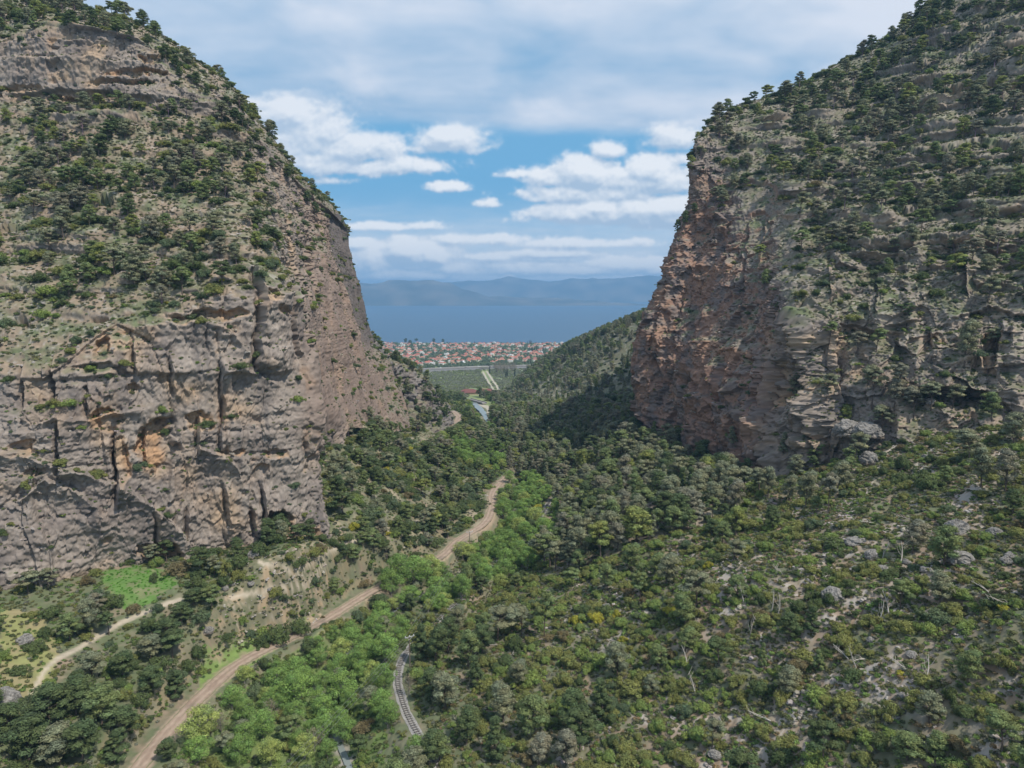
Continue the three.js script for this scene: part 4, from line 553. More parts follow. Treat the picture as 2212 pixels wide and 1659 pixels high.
// notable plants, each at its surveyed foot: kind, x, y, height, half width, shape, tone
const NOTABLE = [
  ['pine', 60, 1640, 9, 4.6, 0, 2], ['pine', 110, 1565, 9, 4.8, 4, 2], ['pine', 165, 1545, 8, 4.2, 1, 2], ['pine', 225, 1560, 8.5, 4.4, 0, 1], ['pine', 270, 1600, 8, 4, 4, 2], ['pine', 180, 1640, 8.5, 4.6, 1, 2], ['pine', 20, 1600, 8, 4, 0, 2], ['pine', 250, 1650, 7, 3.6, 3, 2], ['pine', 130, 1660, 8, 4.4, 0, 0], ['shrub', 290, 1560, 3, 2.6, 1, 1],
  ['pine', 335, 1500, 7, 3.6, 4, 2], ['pine', 380, 1505, 7, 3.6, 3, 2], ['pine', 325, 1420, 6.5, 3.8, 1, 0], ['pine', 365, 1385, 6.5, 3.4, 0, 2], ['pine', 395, 1350, 6, 3.4, 4, 2], ['pine', 420, 1305, 5, 3.2, 1, 2], ['shrub', 430, 1420, 4, 2.6, 1, 0], ['shrub', 405, 1450, 4, 2.4, 2, 0], ['shrub', 240, 1310, 4, 3.6, 2, 0], ['shrub', 285, 1320, 3, 2.4, 1, 5], ['shrub', 195, 1262, 3.6, 1.9, 0, 5], ['shrub', 332, 1252, 3.2, 1.9, 0, 0], ['shrub', 100, 1375, 3.2, 2.4, 1, 0], ['pine', 200, 1460, 6, 3.6, 4, 0], ['pine', 265, 1460, 6.5, 3.8, 1, 2], ['shrub', 110, 1330, 3, 3, 2, 0], ['pine', 215, 1330, 6, 2.6, 2, 4], ['pine', 60, 1280, 6.5, 3.4, 2, 0], ['pine', 110, 1275, 6, 2.8, 2, 0],
  ['broad', 502, 1530, 6, 3.3, 0, 0], ['broad', 535, 1475, 5, 2.4, 2, 2], ['broad', 430, 1650, 6, 3.4, 1, 0], ['broad', 590, 1655, 6.5, 3.2, 2, 2], ['broad', 520, 1650, 6.5, 3.4, 1, 1], ['shrub', 575, 1440, 3.6, 2.6, 1, 0], ['shrub', 630, 1435, 3, 2, 1, 1], ['shrub', 697, 1333, 1.2, 0.8, 0, 5], ['bare', 480, 1590, 6, 2.8, 0, 0], ['pine', 360, 1640, 5, 2.6, 1, 2], ['broad', 700, 1490, 5.5, 2.6, 0, 0], ['broad', 780, 1470, 5.5, 2.7, 2, 0], ['broad', 745, 1600, 6.5, 3.4, 1, 1], ['broad', 760, 1400, 7, 3.8, 0, 0], ['broad', 690, 1440, 6, 3.2, 1, 1], ['broad', 830, 1360, 7, 4, 1, 0], ['broad', 640, 1560, 6, 3, 1, 1], ['broad', 660, 1640, 6, 3, 2, 2], ['bare', 590, 1560, 6.5, 3, 1, 0], ['bare', 680, 1620, 6, 3, 0, 0], ['bare', 850, 1390, 7, 3, 1, 0],
  ['pine', 820, 1325, 7, 4.4, 0, 2], ['broad', 900, 1268, 12, 6, 0, 0], ['broad', 850, 1285, 10, 5, 2, 1], ['broad', 935, 1262, 11, 5, 1, 2], ['broad', 865, 1262, 11, 5, 0, 1], ['broad', 950, 1290, 8, 4.8, 1, 0], ['broad', 880, 1310, 7.5, 4.6, 2, 0], ['broad', 1000, 1215, 7.5, 4.2, 2, 2], ['broad', 1050, 1260, 8, 4, 1, 0], ['shrub', 600, 1385, 6, 4.4, 2, 0], ['shrub', 655, 1365, 5, 3.6, 2, 0], ['shrub', 570, 1392, 4, 2.8, 1, 0], ['shrub', 470, 1235, 4.4, 3.8, 2, 1], ['shrub', 515, 1222, 4.6, 3.6, 2, 0], ['shrub', 560, 1195, 4.4, 3.6, 1, 0], ['shrub', 480, 1262, 4, 2.6, 1, 0], ['shrub', 600, 1240, 3, 2, 0, 2], ['shrub', 650, 1220, 3, 2.4, 2, 0], ['pine', 720, 1285, 5.5, 2.6, 1, 1], ['pine', 765, 1215, 6, 3.6, 0, 1], ['pine', 745, 1205, 5.5, 3, 1, 2],
  ['pine', 905, 1420, 10, 3.6, 3, 2], ['pine', 940, 1430, 10, 3.6, 1, 2], ['pine', 975, 1410, 10, 3.8, 0, 2], ['pine', 1010, 1440, 10, 3.6, 4, 1], ['pine', 985, 1365, 9, 3.4, 1, 0], ['pine', 960, 1530, 9, 4, 0, 0], ['pine', 930, 1510, 8, 3.4, 4, 2], ['bare', 880, 1500, 6, 2.4, 0, 0], ['pine', 1030, 1480, 8, 3, 3, 2], ['pine', 1075, 1385, 10, 5, 2, 0], ['pine', 1040, 1410, 8, 3.6, 4, 2], ['shrub', 1115, 1400, 5, 3, 1, 0], ['pine', 1172, 1375, 13, 3.2, 2, 1], ['pine', 1010, 1270, 9, 3, 1, 1], ['pine', 1360, 1235, 9, 3.8, 1, 1], ['pine', 1310, 1275, 8, 3.2, 0, 1], ['pine', 1250, 1230, 7, 3.2, 4, 1], ['shrub', 1060, 1505, 4, 2, 0, 0], ['pine', 1090, 1560, 9, 3.6, 1, 0], ['pine', 1150, 1590, 9.5, 4, 0, 1], ['pine', 1240, 1580, 9.5, 4, 4, 2], ['pine', 1300, 1540, 8, 3.4, 3, 2], ['pine', 1070, 1640, 9, 3.6, 3, 2], ['pine', 1160, 1659, 6, 3, 1, 4], ['pine', 1225, 1659, 7.5, 3, 4, 4], ['pine', 925, 1655, 7, 3.2, 1, 2], ['broad', 900, 1650, 6, 3, 1, 1], ['pine', 955, 1640, 6, 2.8, 0, 1], ['pine', 1005, 1610, 8, 3.4, 1, 2], ['pine', 1120, 1480, 7, 3, 1, 0],
  ['pine', 1700, 1385, 6.5, 2.9, 4, 2], ['pine', 1755, 1370, 6, 2.4, 3, 2], ['pine', 1645, 1440, 5.5, 1.4, 3, 1], ['pine', 1770, 1450, 4.4, 1.7, 3, 1], ['pine', 2090, 1480, 6.5, 2.6, 1, 1], ['shrub', 2050, 1510, 3.2, 1.9, 0, 0], ['pine', 2005, 1560, 5.5, 2.6, 4, 0], ['pine', 1960, 1640, 5, 3, 0, 1], ['pine', 2020, 1640, 4.6, 2.2, 1, 1], ['pine', 1480, 1410, 6, 2.8, 1, 1], ['pine', 1420, 1445, 6, 2.6, 0, 1], ['shrub', 1455, 1330, 3, 2.4, 2, 4], ['shrub', 1290, 1340, 3, 2.6, 2, 4], ['shrub', 1240, 1345, 3, 2, 1, 4], ['shrub', 1530, 1225, 2.6, 1.6, 0, 4], ['shrub', 1345, 1385, 2.2, 1.4, 0, 4], ['shrub', 1330, 1330, 2.4, 1.6, 1, 4], ['shrub', 1390, 1300, 2.2, 1.5, 0, 5], ['shrub', 1450, 1420, 2.4, 1.6, 0, 5], ['shrub', 2010, 1365, 2.4, 2.2, 2, 3], ['shrub', 1830, 1520, 2.6, 2.6, 2, 1],
  // by the right-hand crags
  ['pine', 1880, 870, 14.3, 4.8, 2, 0], ['pine', 1905, 940, 11.7, 4.5, 2, 0], ['pine', 2080, 790, 15.6, 4.5, 1, 0], ['pine', 1975, 900, 11.7, 4.5, 2, 4], ['pine', 1850, 1000, 11.7, 4.0, 2, 0], ['pine', 1790, 860, 9.1, 3.8, 2, 0], ['pine', 1790, 1100, 11.7, 3.2, 2, 4], ['pine', 1740, 1095, 11.7, 4.2, 1, 0], ['pine', 1700, 1090, 10.4, 3.5, 1, 0], ['pine', 1640, 1070, 10.4, 4.2, 2, 0], ['pine', 1580, 1110, 11.7, 4.0, 1, 4], ['pine', 1555, 1020, 9.1, 3.8, 1, 0], ['pine', 1500, 1140, 7.8, 3.2, 2, 4], ['pine', 2120, 1050, 10.4, 3.8, 1, 0], ['pine', 2170, 1060, 10.4, 3.5, 1, 4], ['pine', 2095, 1000, 10.4, 5.0, 2, 0], ['shrub', 2000, 1055, 5, 4, 2, 0], ['shrub', 1945, 1010, 5, 3.6, 1, 0], ['pine', 1840, 1040, 9.1, 3.0, 2, 1], ['pine', 1950, 850, 10.4, 3.8, 2, 4], ['pine', 2010, 880, 9.8, 4.2, 2, 0],
  ['pine', 1660, 1075, 11, 4, 1, 0], ['pine', 1610, 1060, 10, 4, 2, 0], ['pine', 1530, 1060, 10, 4, 4, 0], ['pine', 1470, 1040, 10, 3.6, 0, 1], ['pine', 1420, 1000, 9, 3.6, 1, 0], ['pine', 1810, 1060, 10, 4, 1, 0], ['pine', 1760, 1000, 9, 3.6, 2, 1], ['pine', 1690, 980, 9, 3, 3, 0], ['pine', 1580, 960, 8, 3, 3, 0], ['pine', 1930, 880, 10, 4, 1, 4], ['pine', 2060, 880, 9, 3.6, 2, 0], ['pine', 2140, 900, 9, 4, 1, 1], ['pine', 2190, 960, 10, 4, 0, 0], ['pine', 1850, 760, 8, 3.6, 2, 4], ['pine', 1795, 740, 8, 3, 2, 1], ['pine', 1650, 620, 9, 3, 1, 1], ['pine', 1640, 560, 8, 3.4, 2, 3],
  // crest pines on the right
  ['pine', 1628, 250, 7, 2.2, 1, 2], ['pine', 1690, 232, 7, 2.6, 2, 2], ['pine', 1712, 222, 7.5, 2.6, 1, 2], ['pine', 1748, 212, 9, 3, 2, 2], ['pine', 1780, 202, 9, 3.4, 1, 2], ['pine', 1808, 195, 9, 3.6, 2, 2], ['pine', 1868, 165, 8, 3.4, 2, 2], ['pine', 1925, 142, 9, 3.4, 1, 2], ['pine', 1945, 130, 8.5, 3, 2, 0], ['pine', 1990, 90, 9, 4, 1, 2], ['pine', 2015, 60, 11, 4.4, 0, 2], ['pine', 2050, 30, 10, 4, 1, 2], ['pine', 1478, 490, 9, 2.6, 1, 2], ['pine', 1462, 510, 8, 2.2, 4, 2], ['pine', 1500, 460, 6, 2.6, 1, 2],
  // crest pines on the left
  ['pine', 75, 60, 8, 3, 3, 1], ['pine', 150, 75, 9, 4, 0, 2], ['pine', 210, 68, 9, 3, 1, 2], ['pine', 258, 72, 6, 3.4, 1, 1], ['pine', 285, 88, 7, 2.6, 3, 2], ['pine', 325, 96, 5, 2, 1, 2], ['pine', 362, 125, 6.5, 2.8, 4, 2], ['pine', 395, 165, 6, 2.2, 3, 2], ['pine', 430, 190, 7, 2.6, 1, 2], ['pine', 455, 205, 5, 1.8, 1, 2], ['pine', 498, 240, 6.5, 2.4, 2, 2], ['pine', 530, 275, 6.5, 2.4, 2, 2], ['pine', 625, 395, 7, 3, 1, 2], ['pine', 595, 365, 6, 3, 0, 2], ['pine', 668, 440, 8, 3, 4, 2], ['pine', 690, 465, 8, 3, 1, 2], ['pine', 720, 475, 6, 2.4, 0, 2], ['pine', 380, 150, 6, 2.6, 1, 2], ['pine', 515, 262, 6, 2.4, 0, 2], ['pine', 560, 310, 5, 2, 1, 2], ['pine', 575, 340, 6, 2.6, 4, 2],
];
for (const [k, px, py, h, w, s, t] of NOTABLE) { const p = pick(px, Math.min(py, 1654)); const y = py > 1654 ? groundY(p.x, p.z) : p.y; const o = grow(k, p.x, y - 0.15, p.z, h, w, s, t, PR() * 6.28, true); o.big = 1; }

function scatter(g, seed, dens) {
  const r = rng(seed), { pos, nor, nU, nV } = g;
  for (let a = 0; a < nU - 1; a++) for (let b = 0; b < nV - 1; b++) {
    const i = (a * nV + b) * 3, j = i + nV * 3, k = i + 3;
    const ux = pos[j] - pos[i], uy = pos[j + 1] - pos[i + 1], uz = pos[j + 2] - pos[i + 2], vx = pos[k] - pos[i], vy = pos[k + 1] - pos[i + 1], vz = pos[k + 2] - pos[i + 2];
    const area = Math.hypot(uy * vz - uz * vy, uz * vx - ux * vz, ux * vy - uy * vx), x = pos[i], y = pos[i + 1], z = pos[i + 2], [px, py, f] = proj(x, y, z);
    if (f < 0 || px < -430 || px > 2620 || py < -140 || py > 2000) continue;
    for (const sp of dens(px, py, x, y, z, nor[i + 1], g.baseN[i + 1], f)) {
      let e = sp[0] * area; e = Math.floor(e) + (r() < e % 1 ? 1 : 0);
      for (let q = 0; q < e; q++) { const s = r(), t = r(); sp[1](x + ux * s + vx * t, y + uy * s + vy * t, z + uz * s + vz * t, r, px, py, f); }
    }
  }
}
const low = [];                    // knee-high cushions of heath and grass, too many to count
const cushion = (x, y, z, r, tone) => low.push([x, y, z, 0.35 + 0.65 * r() * r() + 0.15, r() * 6.28, tone]);
const pineAt = (tones, h0, h1, shapes = [0, 1, 2, 4, 5]) => (x, y, z, r) => { const h = lerp(h0, h1, r()) * 1.28, s = shapes[Math.floor(r() * shapes.length)]; grow('pine', x, y - 0.25, z, h, h * (s === 3 ? 0.27 : 0.36 + 0.12 * r()), s, pickTone(tones), r() * 6.28); };
const shrubAt = (tones, h0, h1) => (x, y, z, r) => { const h = lerp(h0, h1 * 1.25, Math.pow(r(), 1.7)); grow('shrub', x, y - 0.12, z, h, h * (0.75 + 0.5 * r()), Math.floor(r() * 4), pickTone(tones), r() * 6.28); };
const broadAt = (tones, h0, h1) => (x, y, z, r) => { const h = lerp(h0, h1, r()); grow('broad', x, y - 0.2, z, h, h * (0.42 + 0.14 * r()), Math.floor(r() * 3), pickTone(tones), r() * 6.28); };
const lowAt = (tones) => (x, y, z, r) => cushion(x, y, z, r, pickTone(tones));

const SKYLINE = (px) => { const l = [[-400, -100], [0, 14], [122, 44], [256, 74], [332, 102], [406, 163], [481, 213], [546, 278], [611, 366], [682, 434], [746, 496], [820, 760]]; for (let i = 0; i + 1 < l.length; i++) if (px < l[i + 1][0]) return lerp(l[i][1], l[i + 1][1], (px - l[i][0]) / (l[i + 1][0] - l[i][0])); return 800; };
scatter(mountainLeft, 31, (px, py, x, y, z, ny, by, f) => {
  const slope = sstep(0.42, 0.60, by) * sstep(0.25, 0.5, ny) * (1 - 0.8 * sstep(34, 8, py - SKYLINE(px))), cl = 1.7 * fbm(x / 22, y / 22, z / 22, 4), crest = 0.3 * sstep(120, 60, py);
  const band = py > 70 && py < 235 && px < 470 ? 0.25 : 1, down = sstep(690, 600, py);
  return [[slope * band * (0.0185 + 0.012 * crest) * clamp(0.75 + 2.2 * cl, 0.1, 2) * (0.35 + 0.65 * down), pineAt([5, 3, 1.5, 1, 1.6], 4, 7.5)], [slope * band * 0.08 * clamp(0.7 + 2.2 * cl, 0.05, 2.4), shrubAt([4, 3, 3, 1.2, 0.05, 0.1], 0.9, 3.4)], [sstep(0.3, 0.55, ny) * (1 - slope) * 0.034, shrubAt([3, 3, 2, 1.4], 0.8, 2.6)], [slope * 0.42 + sstep(0.3, 0.6, ny) * (1 - slope) * 0.15, lowAt([2, 3, 2, 1])]];
});
scatter(mountainRight, 32, (px, py, x, y, z, ny, by, f) => {
  const slope = sstep(0.36, 0.54, by) * sstep(0.25, 0.5, ny), cl = 1.7 * fbm(x / 20, y / 20, z / 20, 4), crag = sstep(520, 620, py), sky = 1 - 0.75 * sstep(60, 0, py - (300 - 0.52 * (px - 1510))), face = sstep(1740, 1680, px) * sstep(380, 470, py);
  return [[(1 - face) * sstep(lerp(0.2, 0.45, crag), lerp(0.5, 0.72, crag), ny) * sky * (0.0135 * (1 - 0.72 * crag)) * clamp(0.8 + 2 * cl, 0.15, 2), pineAt([5, 3, 1.5, 1.6, 1.8], 5, 8.5, [1, 2, 2, 5, 0])], [(1 - face) * slope * (1 - 0.45 * crag) * 0.06 * clamp(0.7 + 2.2 * cl, 0.05, 2.4), shrubAt([4, 3, 3, 1, 0.05, 0.3], 0.9, 3.2)], [sstep(0.35, 0.6, ny) * (1 - slope) * (1 - 0.6 * face) * 0.022, shrubAt([3, 3, 2, 1], 0.8, 2)], [sstep(0.3, 0.55, ny) * (0.36 - 0.24 * face), lowAt([2, 3, 2, 1])]];
});
const STRIP = [[[1080, 1030], [1180, 1045], [1215, 1150], [1175, 1215], [1085, 1275], [985, 1225], [1010, 1160], [1070, 1110]], [[845, 1225], [960, 1215], [1005, 1290], [930, 1335], [860, 1320]], [[700, 1370], [870, 1310], [880, 1400], [835, 1480], [845, 1560], [860, 1659], [380, 1659], [470, 1570], [560, 1510]], [[930, 960], [1060, 900], [1100, 960], [1085, 1025], [1010, 1010]], [[985, 875], [1060, 860], [1090, 905], [1050, 930], [1000, 925]]];
const RIVERSIDE = [[998, 860], [1040, 862], [1064, 872], [1064, 892], [1050, 908], [1034, 905], [1036, 882], [1000, 876]];
const GREENSLOPE = [[640, 850], [760, 880], [900, 930], [1070, 1005], [1060, 1090], [950, 1190], [800, 1270], [710, 1300], [705, 1160], [670, 960]];
scatter(ground, 33, (px, py, x, y, z, ny, by, f) => {
  if (f > 900) return [];
  const cl = fbm(x / 17, z / 17, 2.4, 3), strip = STRIP.some((p) => inPoly(px, py, p)), rocky = px > 1150 && f < 420 ? sstep(-0.06, 0.2, fbm(x / 13, z / 13, 7.7, 3)) : 0, rd = nearLine(x, z, ROAD_S, 4.2) || nearLine(x, z, ROAD2_S, 5) || (((py > 1405 && py < 1650) || (px > 1174 && px < 1190 && py < 1120)) && nearLine(x, z, RAIL_S, 2.4)) || nearLine(x, z, STREAM_S, 1.2);
  if (rd || inPoly(px, py, RIVERSIDE) || (px < 940 && PATHS.some((p) => polyDist(px, py, p) < 7))) return [];
  if (strip && f > 430) return [[0.02, broadAt([1.5, 5, 1.5], 5, 8)], [0.02, pineAt([3, 3, 4, 0.5, 1], 5, 9)], [0.08, shrubAt([3, 2, 2, 2], 1.5, 3.5)], [0.2, lowAt([1, 2, 1, 3])]];
  if (strip) return [[0.05, broadAt([4, 4, 2], 4, 9)], [0.012, pineAt([2, 2, 2, 0, 0], 4, 6)], [0.05, shrubAt([2, 2, 1, 3, 0.3, 0.3], 1, 2.6)], [0.5, lowAt([0.5, 1, 0.5, 5])]];
  if (inPoly(px, py, MEADOW)) return [[0.8, (a, b, c, r) => low.push([a, b, c, 0.25 + 0.25 * r(), r() * 6.28, 4])]];
  if (inPoly(px, py, OUTCROP)) return [[0.11 * clamp(0.8 + 2.4 * cl, 0.1, 2), shrubAt([4, 3, 2, 1], 0.8, 3)], [0.45, lowAt([1, 3, 1, 2])]];
  if (inPoly(px, py, VERGE) || inPoly(px, py, GRASSY)) return [[0.014, shrubAt([3, 3, 1, 1], 1, 2.6)], [0.5, lowAt([0.5, 3, 0.5, 3])]];
  if (f > 420) return px < 1010 ? [[0.016, pineAt([3, 3, 4, 0.3, 0.6], 5, 8)], [0.05, shrubAt([3, 2, 2, 1], 1.2, 3)], [0.15, lowAt([2, 3, 1, 1])]] : [[0.042, pineAt([6, 4, 1.8, 0.5, 3], 6.5, 11, [0, 1, 3, 4, 3])], [0.02, shrubAt([3, 2, 2, 1], 1.5, 3)], [0.08, lowAt([2, 3, 1, 1])]];
  if (inPoly(px, py, GREENSLOPE)) { const up = sstep(1000, 900, py); return [[0.017 * clamp(0.7 + 2 * cl, 0.1, 2) * (1 - 0.5 * up), pineAt([3, 3, 3, 0.6, 0.8], 4.5, 7.5)], [0.20 * clamp(0.8 + 2.6 * cl, 0.1, 2), shrubAt([5, 2, 3, 1.2, 0.1, 0.2], 1.3, 4)], [0.25, lowAt([2, 3, 1, 1])]]; }
  if (px < 900) return [[0.013 * clamp(0.7 + 2 * cl, 0.1, 2), pineAt([2, 2, 4, 0.3, 0.5], 4.5, 7)], [0.19 * clamp(0.8 + 2.4 * cl, 0.15, 2), shrubAt([4, 3, 2, 1.4, 0.05, 0.4], 0.9, 3.8)], [0.55, lowAt([1, 3, 1, 2.4])]];
  const wood = inPoly(px, py, [[1110, 1000], [1390, 930], [1640, 1000], [1560, 1120], [1330, 1200], [1180, 1250], [1150, 1100]]) ? 1 : 0, near = sstep(1180, 1320, py), open = inPoly(px, py, [[1740, 1090], [1900, 1060], [2230, 1000], [2230, 1240], [1900, 1230], [1800, 1180]]) ? 1 : 0;
  if (wood) return [[0.04 * clamp(0.9 + 1.3 * cl, 0.3, 2), pineAt([5, 3, 2.5, 0.8, 2], 5.5, 10.5, [0, 1, 3, 4, 5])], [0.05, shrubAt([3, 3, 2, 1], 1, 2.6)], [0.2, lowAt([2, 3, 1, 1])]];
  const yel = inPoly(px, py, [[1180, 1180], [1460, 1180], [1600, 1300], [1500, 1480], [1250, 1470], [1200, 1330]]) ? 1 : 0;
  return [[0.0033 * clamp(0.7 + 2 * cl, 0.1, 2), pineAt([2, 4, 3, 0.4, 0.8], 3.5, 7.5)], [(0.27 - 0.12 * open) * (1 - 0.7 * rocky) * clamp(0.85 + 2.4 * cl, 0.2, 2), shrubAt(yel ? [2, 6, 0.5, 6, 0.6, 0.5] : [3, 7, 0.8, 3.6, 0.04, 0.7], 0.7, open ? 1.9 : 2.7)], [1.0, lowAt([1.4, 3, 1.3, 1.8, 0, 0.6])]];
});
scatter(spur, 34, (px, py, x, y, z, ny, by) => [[0.035 * sstep(0.2, 0.5, ny), pineAt([3, 2, 4, 0, 0], 4, 7)], [0.14 * sstep(0.15, 0.45, ny), shrubAt([4, 1, 2, 0.5], 1.2, 3.4)]]);
scatter(ridgeBehind, 35, () => [[0.03, pineAt([2, 1, 6, 0, 0], 6, 9)]]);
scatter(hill, 36, (px, py, x, y, z, ny, by, f) => [[0.075 * clamp(1 + 0.9 * fbm(x / 40, z / 40, 1.1, 3), 0.4, 2), pineAt([6, 3, 1.5, 0.4, 2.6], 6, 10, [0, 1, 3, 4])], [0.04, shrubAt([3, 2, 2, 1], 2, 3.5)]]);

// nearest and largest first: what shows becomes a thing of its own, the rest goes into the mass
const [LAB, NEEDLE] = [{}, 1];
for (const o of all) { const [px, py, f] = proj(o.x, o.y + o.H * 0.6, o.z); o.px = px; o.py = py; o.f = f; o.size = Math.sqrt(o.H * o.W * 2) / f; }
const occ = DEPTH.slice();
all.sort((a, b) => a.f - b.f);
for (const o of all) {             // front to back: how much of the crown is free of what stands before it
  const rx = o.W / o.f * F / 4, ry = o.H * 0.42 / o.f * F / 4, cx = o.px / 4, cy = o.py / 4; let n = 0, ok = 0;
  if (o.f < 0) { o.vis = 0; continue; }
  for (let v = Math.floor(cy - ry); v <= cy + ry; v++) for (let u = Math.floor(cx - rx); u <= cx + rx; u++) { if ((u - cx) ** 2 / (rx * rx + 0.3) + (v - cy) ** 2 / (ry * ry + 0.3) > 1) continue; n++; if (u < 0 || v < 0 || u >= RW || v >= RH) continue; const q = v * RW + u; if (o.f < occ[q] + 1.5) { ok++; } if (o.f - 1 < occ[q]) occ[q] = o.f - 1; }
  o.vis = n ? ok / n : 0;
}
// places by which a plant can be found: name, survey x, y
const MARKS = [
  ['on the summit above the tan cliff band', 120, 40], ['on the skyline crest beside the tan cliff band', 330, 100], ['on the steep skyline edge of the brown wall', 520, 260], ['on the lower skyline edge of the brown wall', 660, 440], ['just under the tan cliff band', 200, 275], ['on the upper scrub slope under the tan band', 380, 300], ['near the small square cave of the upper slope', 240, 430], ['in the middle of the upper scrub slope', 120, 470], ['on the scrub slope beside the brown wall', 470, 430], ['by the orange boulder on the slope margin', 40, 520], ['on the lower scrub slope over the grey cliff', 150, 600], ['on the scrub slope rim over the grey cliff', 380, 600], ['above the long vertical fissure', 540, 540], ['on the ledges of the grey cliff', 330, 800], ['on the foot ledges of the grey cliff', 120, 1050], ['beside the orange hollows of the grey cliff', 330, 980],
  ['below the brown wall', 720, 900], ['on the scree slope between grey cliff and road', 760, 1060], ['on the green slope over the road bend', 920, 1040], ['on the bank along the middle of the road', 880, 1160], ['at the path under the cliff corner', 700, 1210], ['among the rock terraces over the road', 590, 1270], ['at the cliff foot by the small meadow', 300, 1230], ['by the yellow grass and footpath', 80, 1400], ['between footpath and dirt road', 250, 1420], ['on the bank beside the lower road', 380, 1400], ['in the dark clump by the road foot', 150, 1570], ['on the grass strip below the road', 600, 1480], ['in the thicket by the stream', 560, 1600], ['between stream and railway', 760, 1560], ['in the stream thicket by the pylon', 790, 1400], ['beside the hidden road stretch', 900, 1260], ['in the bright strip by the road bend', 1090, 1130], ['at the head of the bright strip', 1050, 980],
  ['above the railway curve', 950, 1400], ['beside the straight railway stretch', 970, 1560], ['on the red earth by the footpath fork', 1110, 1420], ['on the slope by the lone tall pine', 1200, 1320], ['among the yellow bushes', 1350, 1350], ['in the dark wood under the railway spur', 1200, 1570], ['on the dim scrub by the grey dead wood', 1480, 1560], ['on the scrub beside the red gully', 1700, 1560], ['beside the twin round pines', 1720, 1380], ['under the white boulder', 1800, 1290], ['by the fallen trunks of the slope', 1900, 1420], ['by the lone tall slope pine', 2090, 1420], ['by the pale scree patch', 2120, 1590], ['among the boulders of the slope', 2000, 1180], ['below the boulders at the slope margin', 2150, 1300], ['on the open knoll below the crags', 1850, 1110], ['on the scrub under the open knoll', 1640, 1220], ['on the wooded spur over the railway', 1450, 1080], ['in the shaded wood under the red cliff', 1280, 950],
  ['at the foot of the red cliff', 1480, 1000], ['by the overhang with the orange roof', 2050, 930], ['at the foot of the pale buttress', 1700, 1030], ['beside the pale buttress', 1800, 830], ['among the dark crags', 1980, 800], ['on the crag ledges at the margin', 2150, 720], ['on the layered ledges over the crags', 1900, 600], ['on the middle ledges at the margin', 2130, 500], ['on the ledges over the red cliff', 1700, 450], ['on the pine slope over the ledges', 1900, 430], ['on the rim of the red cliff', 1580, 300], ['on the skyline over the red cliff', 1740, 220], ['in the pine belt under the skyline', 1850, 260], ['by the dark overhang near the summit', 2080, 230], ['on the summit skyline of the sunny mountain', 1990, 90], ['below the far dark ridge', 2130, 90],
  ['on the rocky spur before the plain', 900, 840], ['beside the far bend of the road', 970, 930], ['along the far stream by the bridge', 1050, 880], ['on the crest of the wooded hill', 1300, 740], ['on the foot of the wooded hill', 1150, 870], ['in the middle of the wooded hill', 1280, 850],
];
const ORD = ['first', 'second', 'third', 'fourth', 'fifth', 'sixth', 'seventh', 'eighth', 'ninth', 'tenth', 'eleventh', 'twelfth', 'thirteenth', 'fourteenth', 'fifteenth', 'sixteenth', 'seventeenth', 'eighteenth', 'nineteenth', 'twentieth'];
const GROUPS = { pine: 'pines of the gorge', shrub: 'evergreen shrubs of the gorge', broad: 'broadleaf trees along the stream', bare: 'half-bare trees by the stream', cypress: 'cypresses of the coastal plain' };
const CAP = { pine: 300, shrub: 300, broad: 220, bare: 40 };
const single = [], mass = {};
{
  const count = {};
  for (const o of all.slice().sort((a, b) => (b.big || 0) - (a.big || 0) || b.size - a.size)) { const c = count[o.k] || 0; if (o.vis > 0.3 && c < CAP[o.k] && o.px > 4 && o.px < 2206 && o.py > 4 && o.py < 1654) { count[o.k] = c + 1; single.push(o); } else (mass[o.k + o.s] ||= []).push(o); }
  const bins = {};
  for (const o of single) { let m = 1e9; for (const k of MARKS) { const q = (k[1] - o.px) ** 2 + 1.6 * (k[2] - o.py) ** 2; if (q < m) { m = q; o.mark = k[0]; } } o.word = (o.H > (o.k === 'shrub' ? 2.6 : 8) ? 'tall ' : o.H < (o.k === 'shrub' ? 1.7 : 5.5) ? 'small ' : '') + TONES[o.k][o.t][0]; (bins[o.k + o.word + o.mark] ||= []).push(o); }
  for (const b of Object.values(bins)) { b.sort((p, q) => p.py - q.py); b.forEach((o, i) => { const g = plant(o); tag(g, `${o.word} ${KIND[o.k][1]} ${o.mark}` + (b.length > 1 ? `, ${ORD[i] || 'last'} from top` : ''), KIND[o.k][2], GROUPS[o.k]); }); }
}
const MASSNAME = { pine: ['pine_wood', 'pines of the wooded slopes too small or hidden to tell apart', 'wood'], shrub: ['scrub', 'low evergreen scrub covering the slopes between the larger shrubs', 'scrub'], broad: ['stream_thicket', 'bright green thicket filling in along the stream', 'thicket'], bare: ['grey_thicket', 'grey-brown half-bare thicket by the stream', 'thicket'] };
const M4 = new THREE.Matrix4(), Q4 = new THREE.Quaternion(), UPV = new THREE.Vector3(0, 1, 0), S4 = new THREE.Vector3(), T4 = new THREE.Vector3(), COL = new THREE.Color();
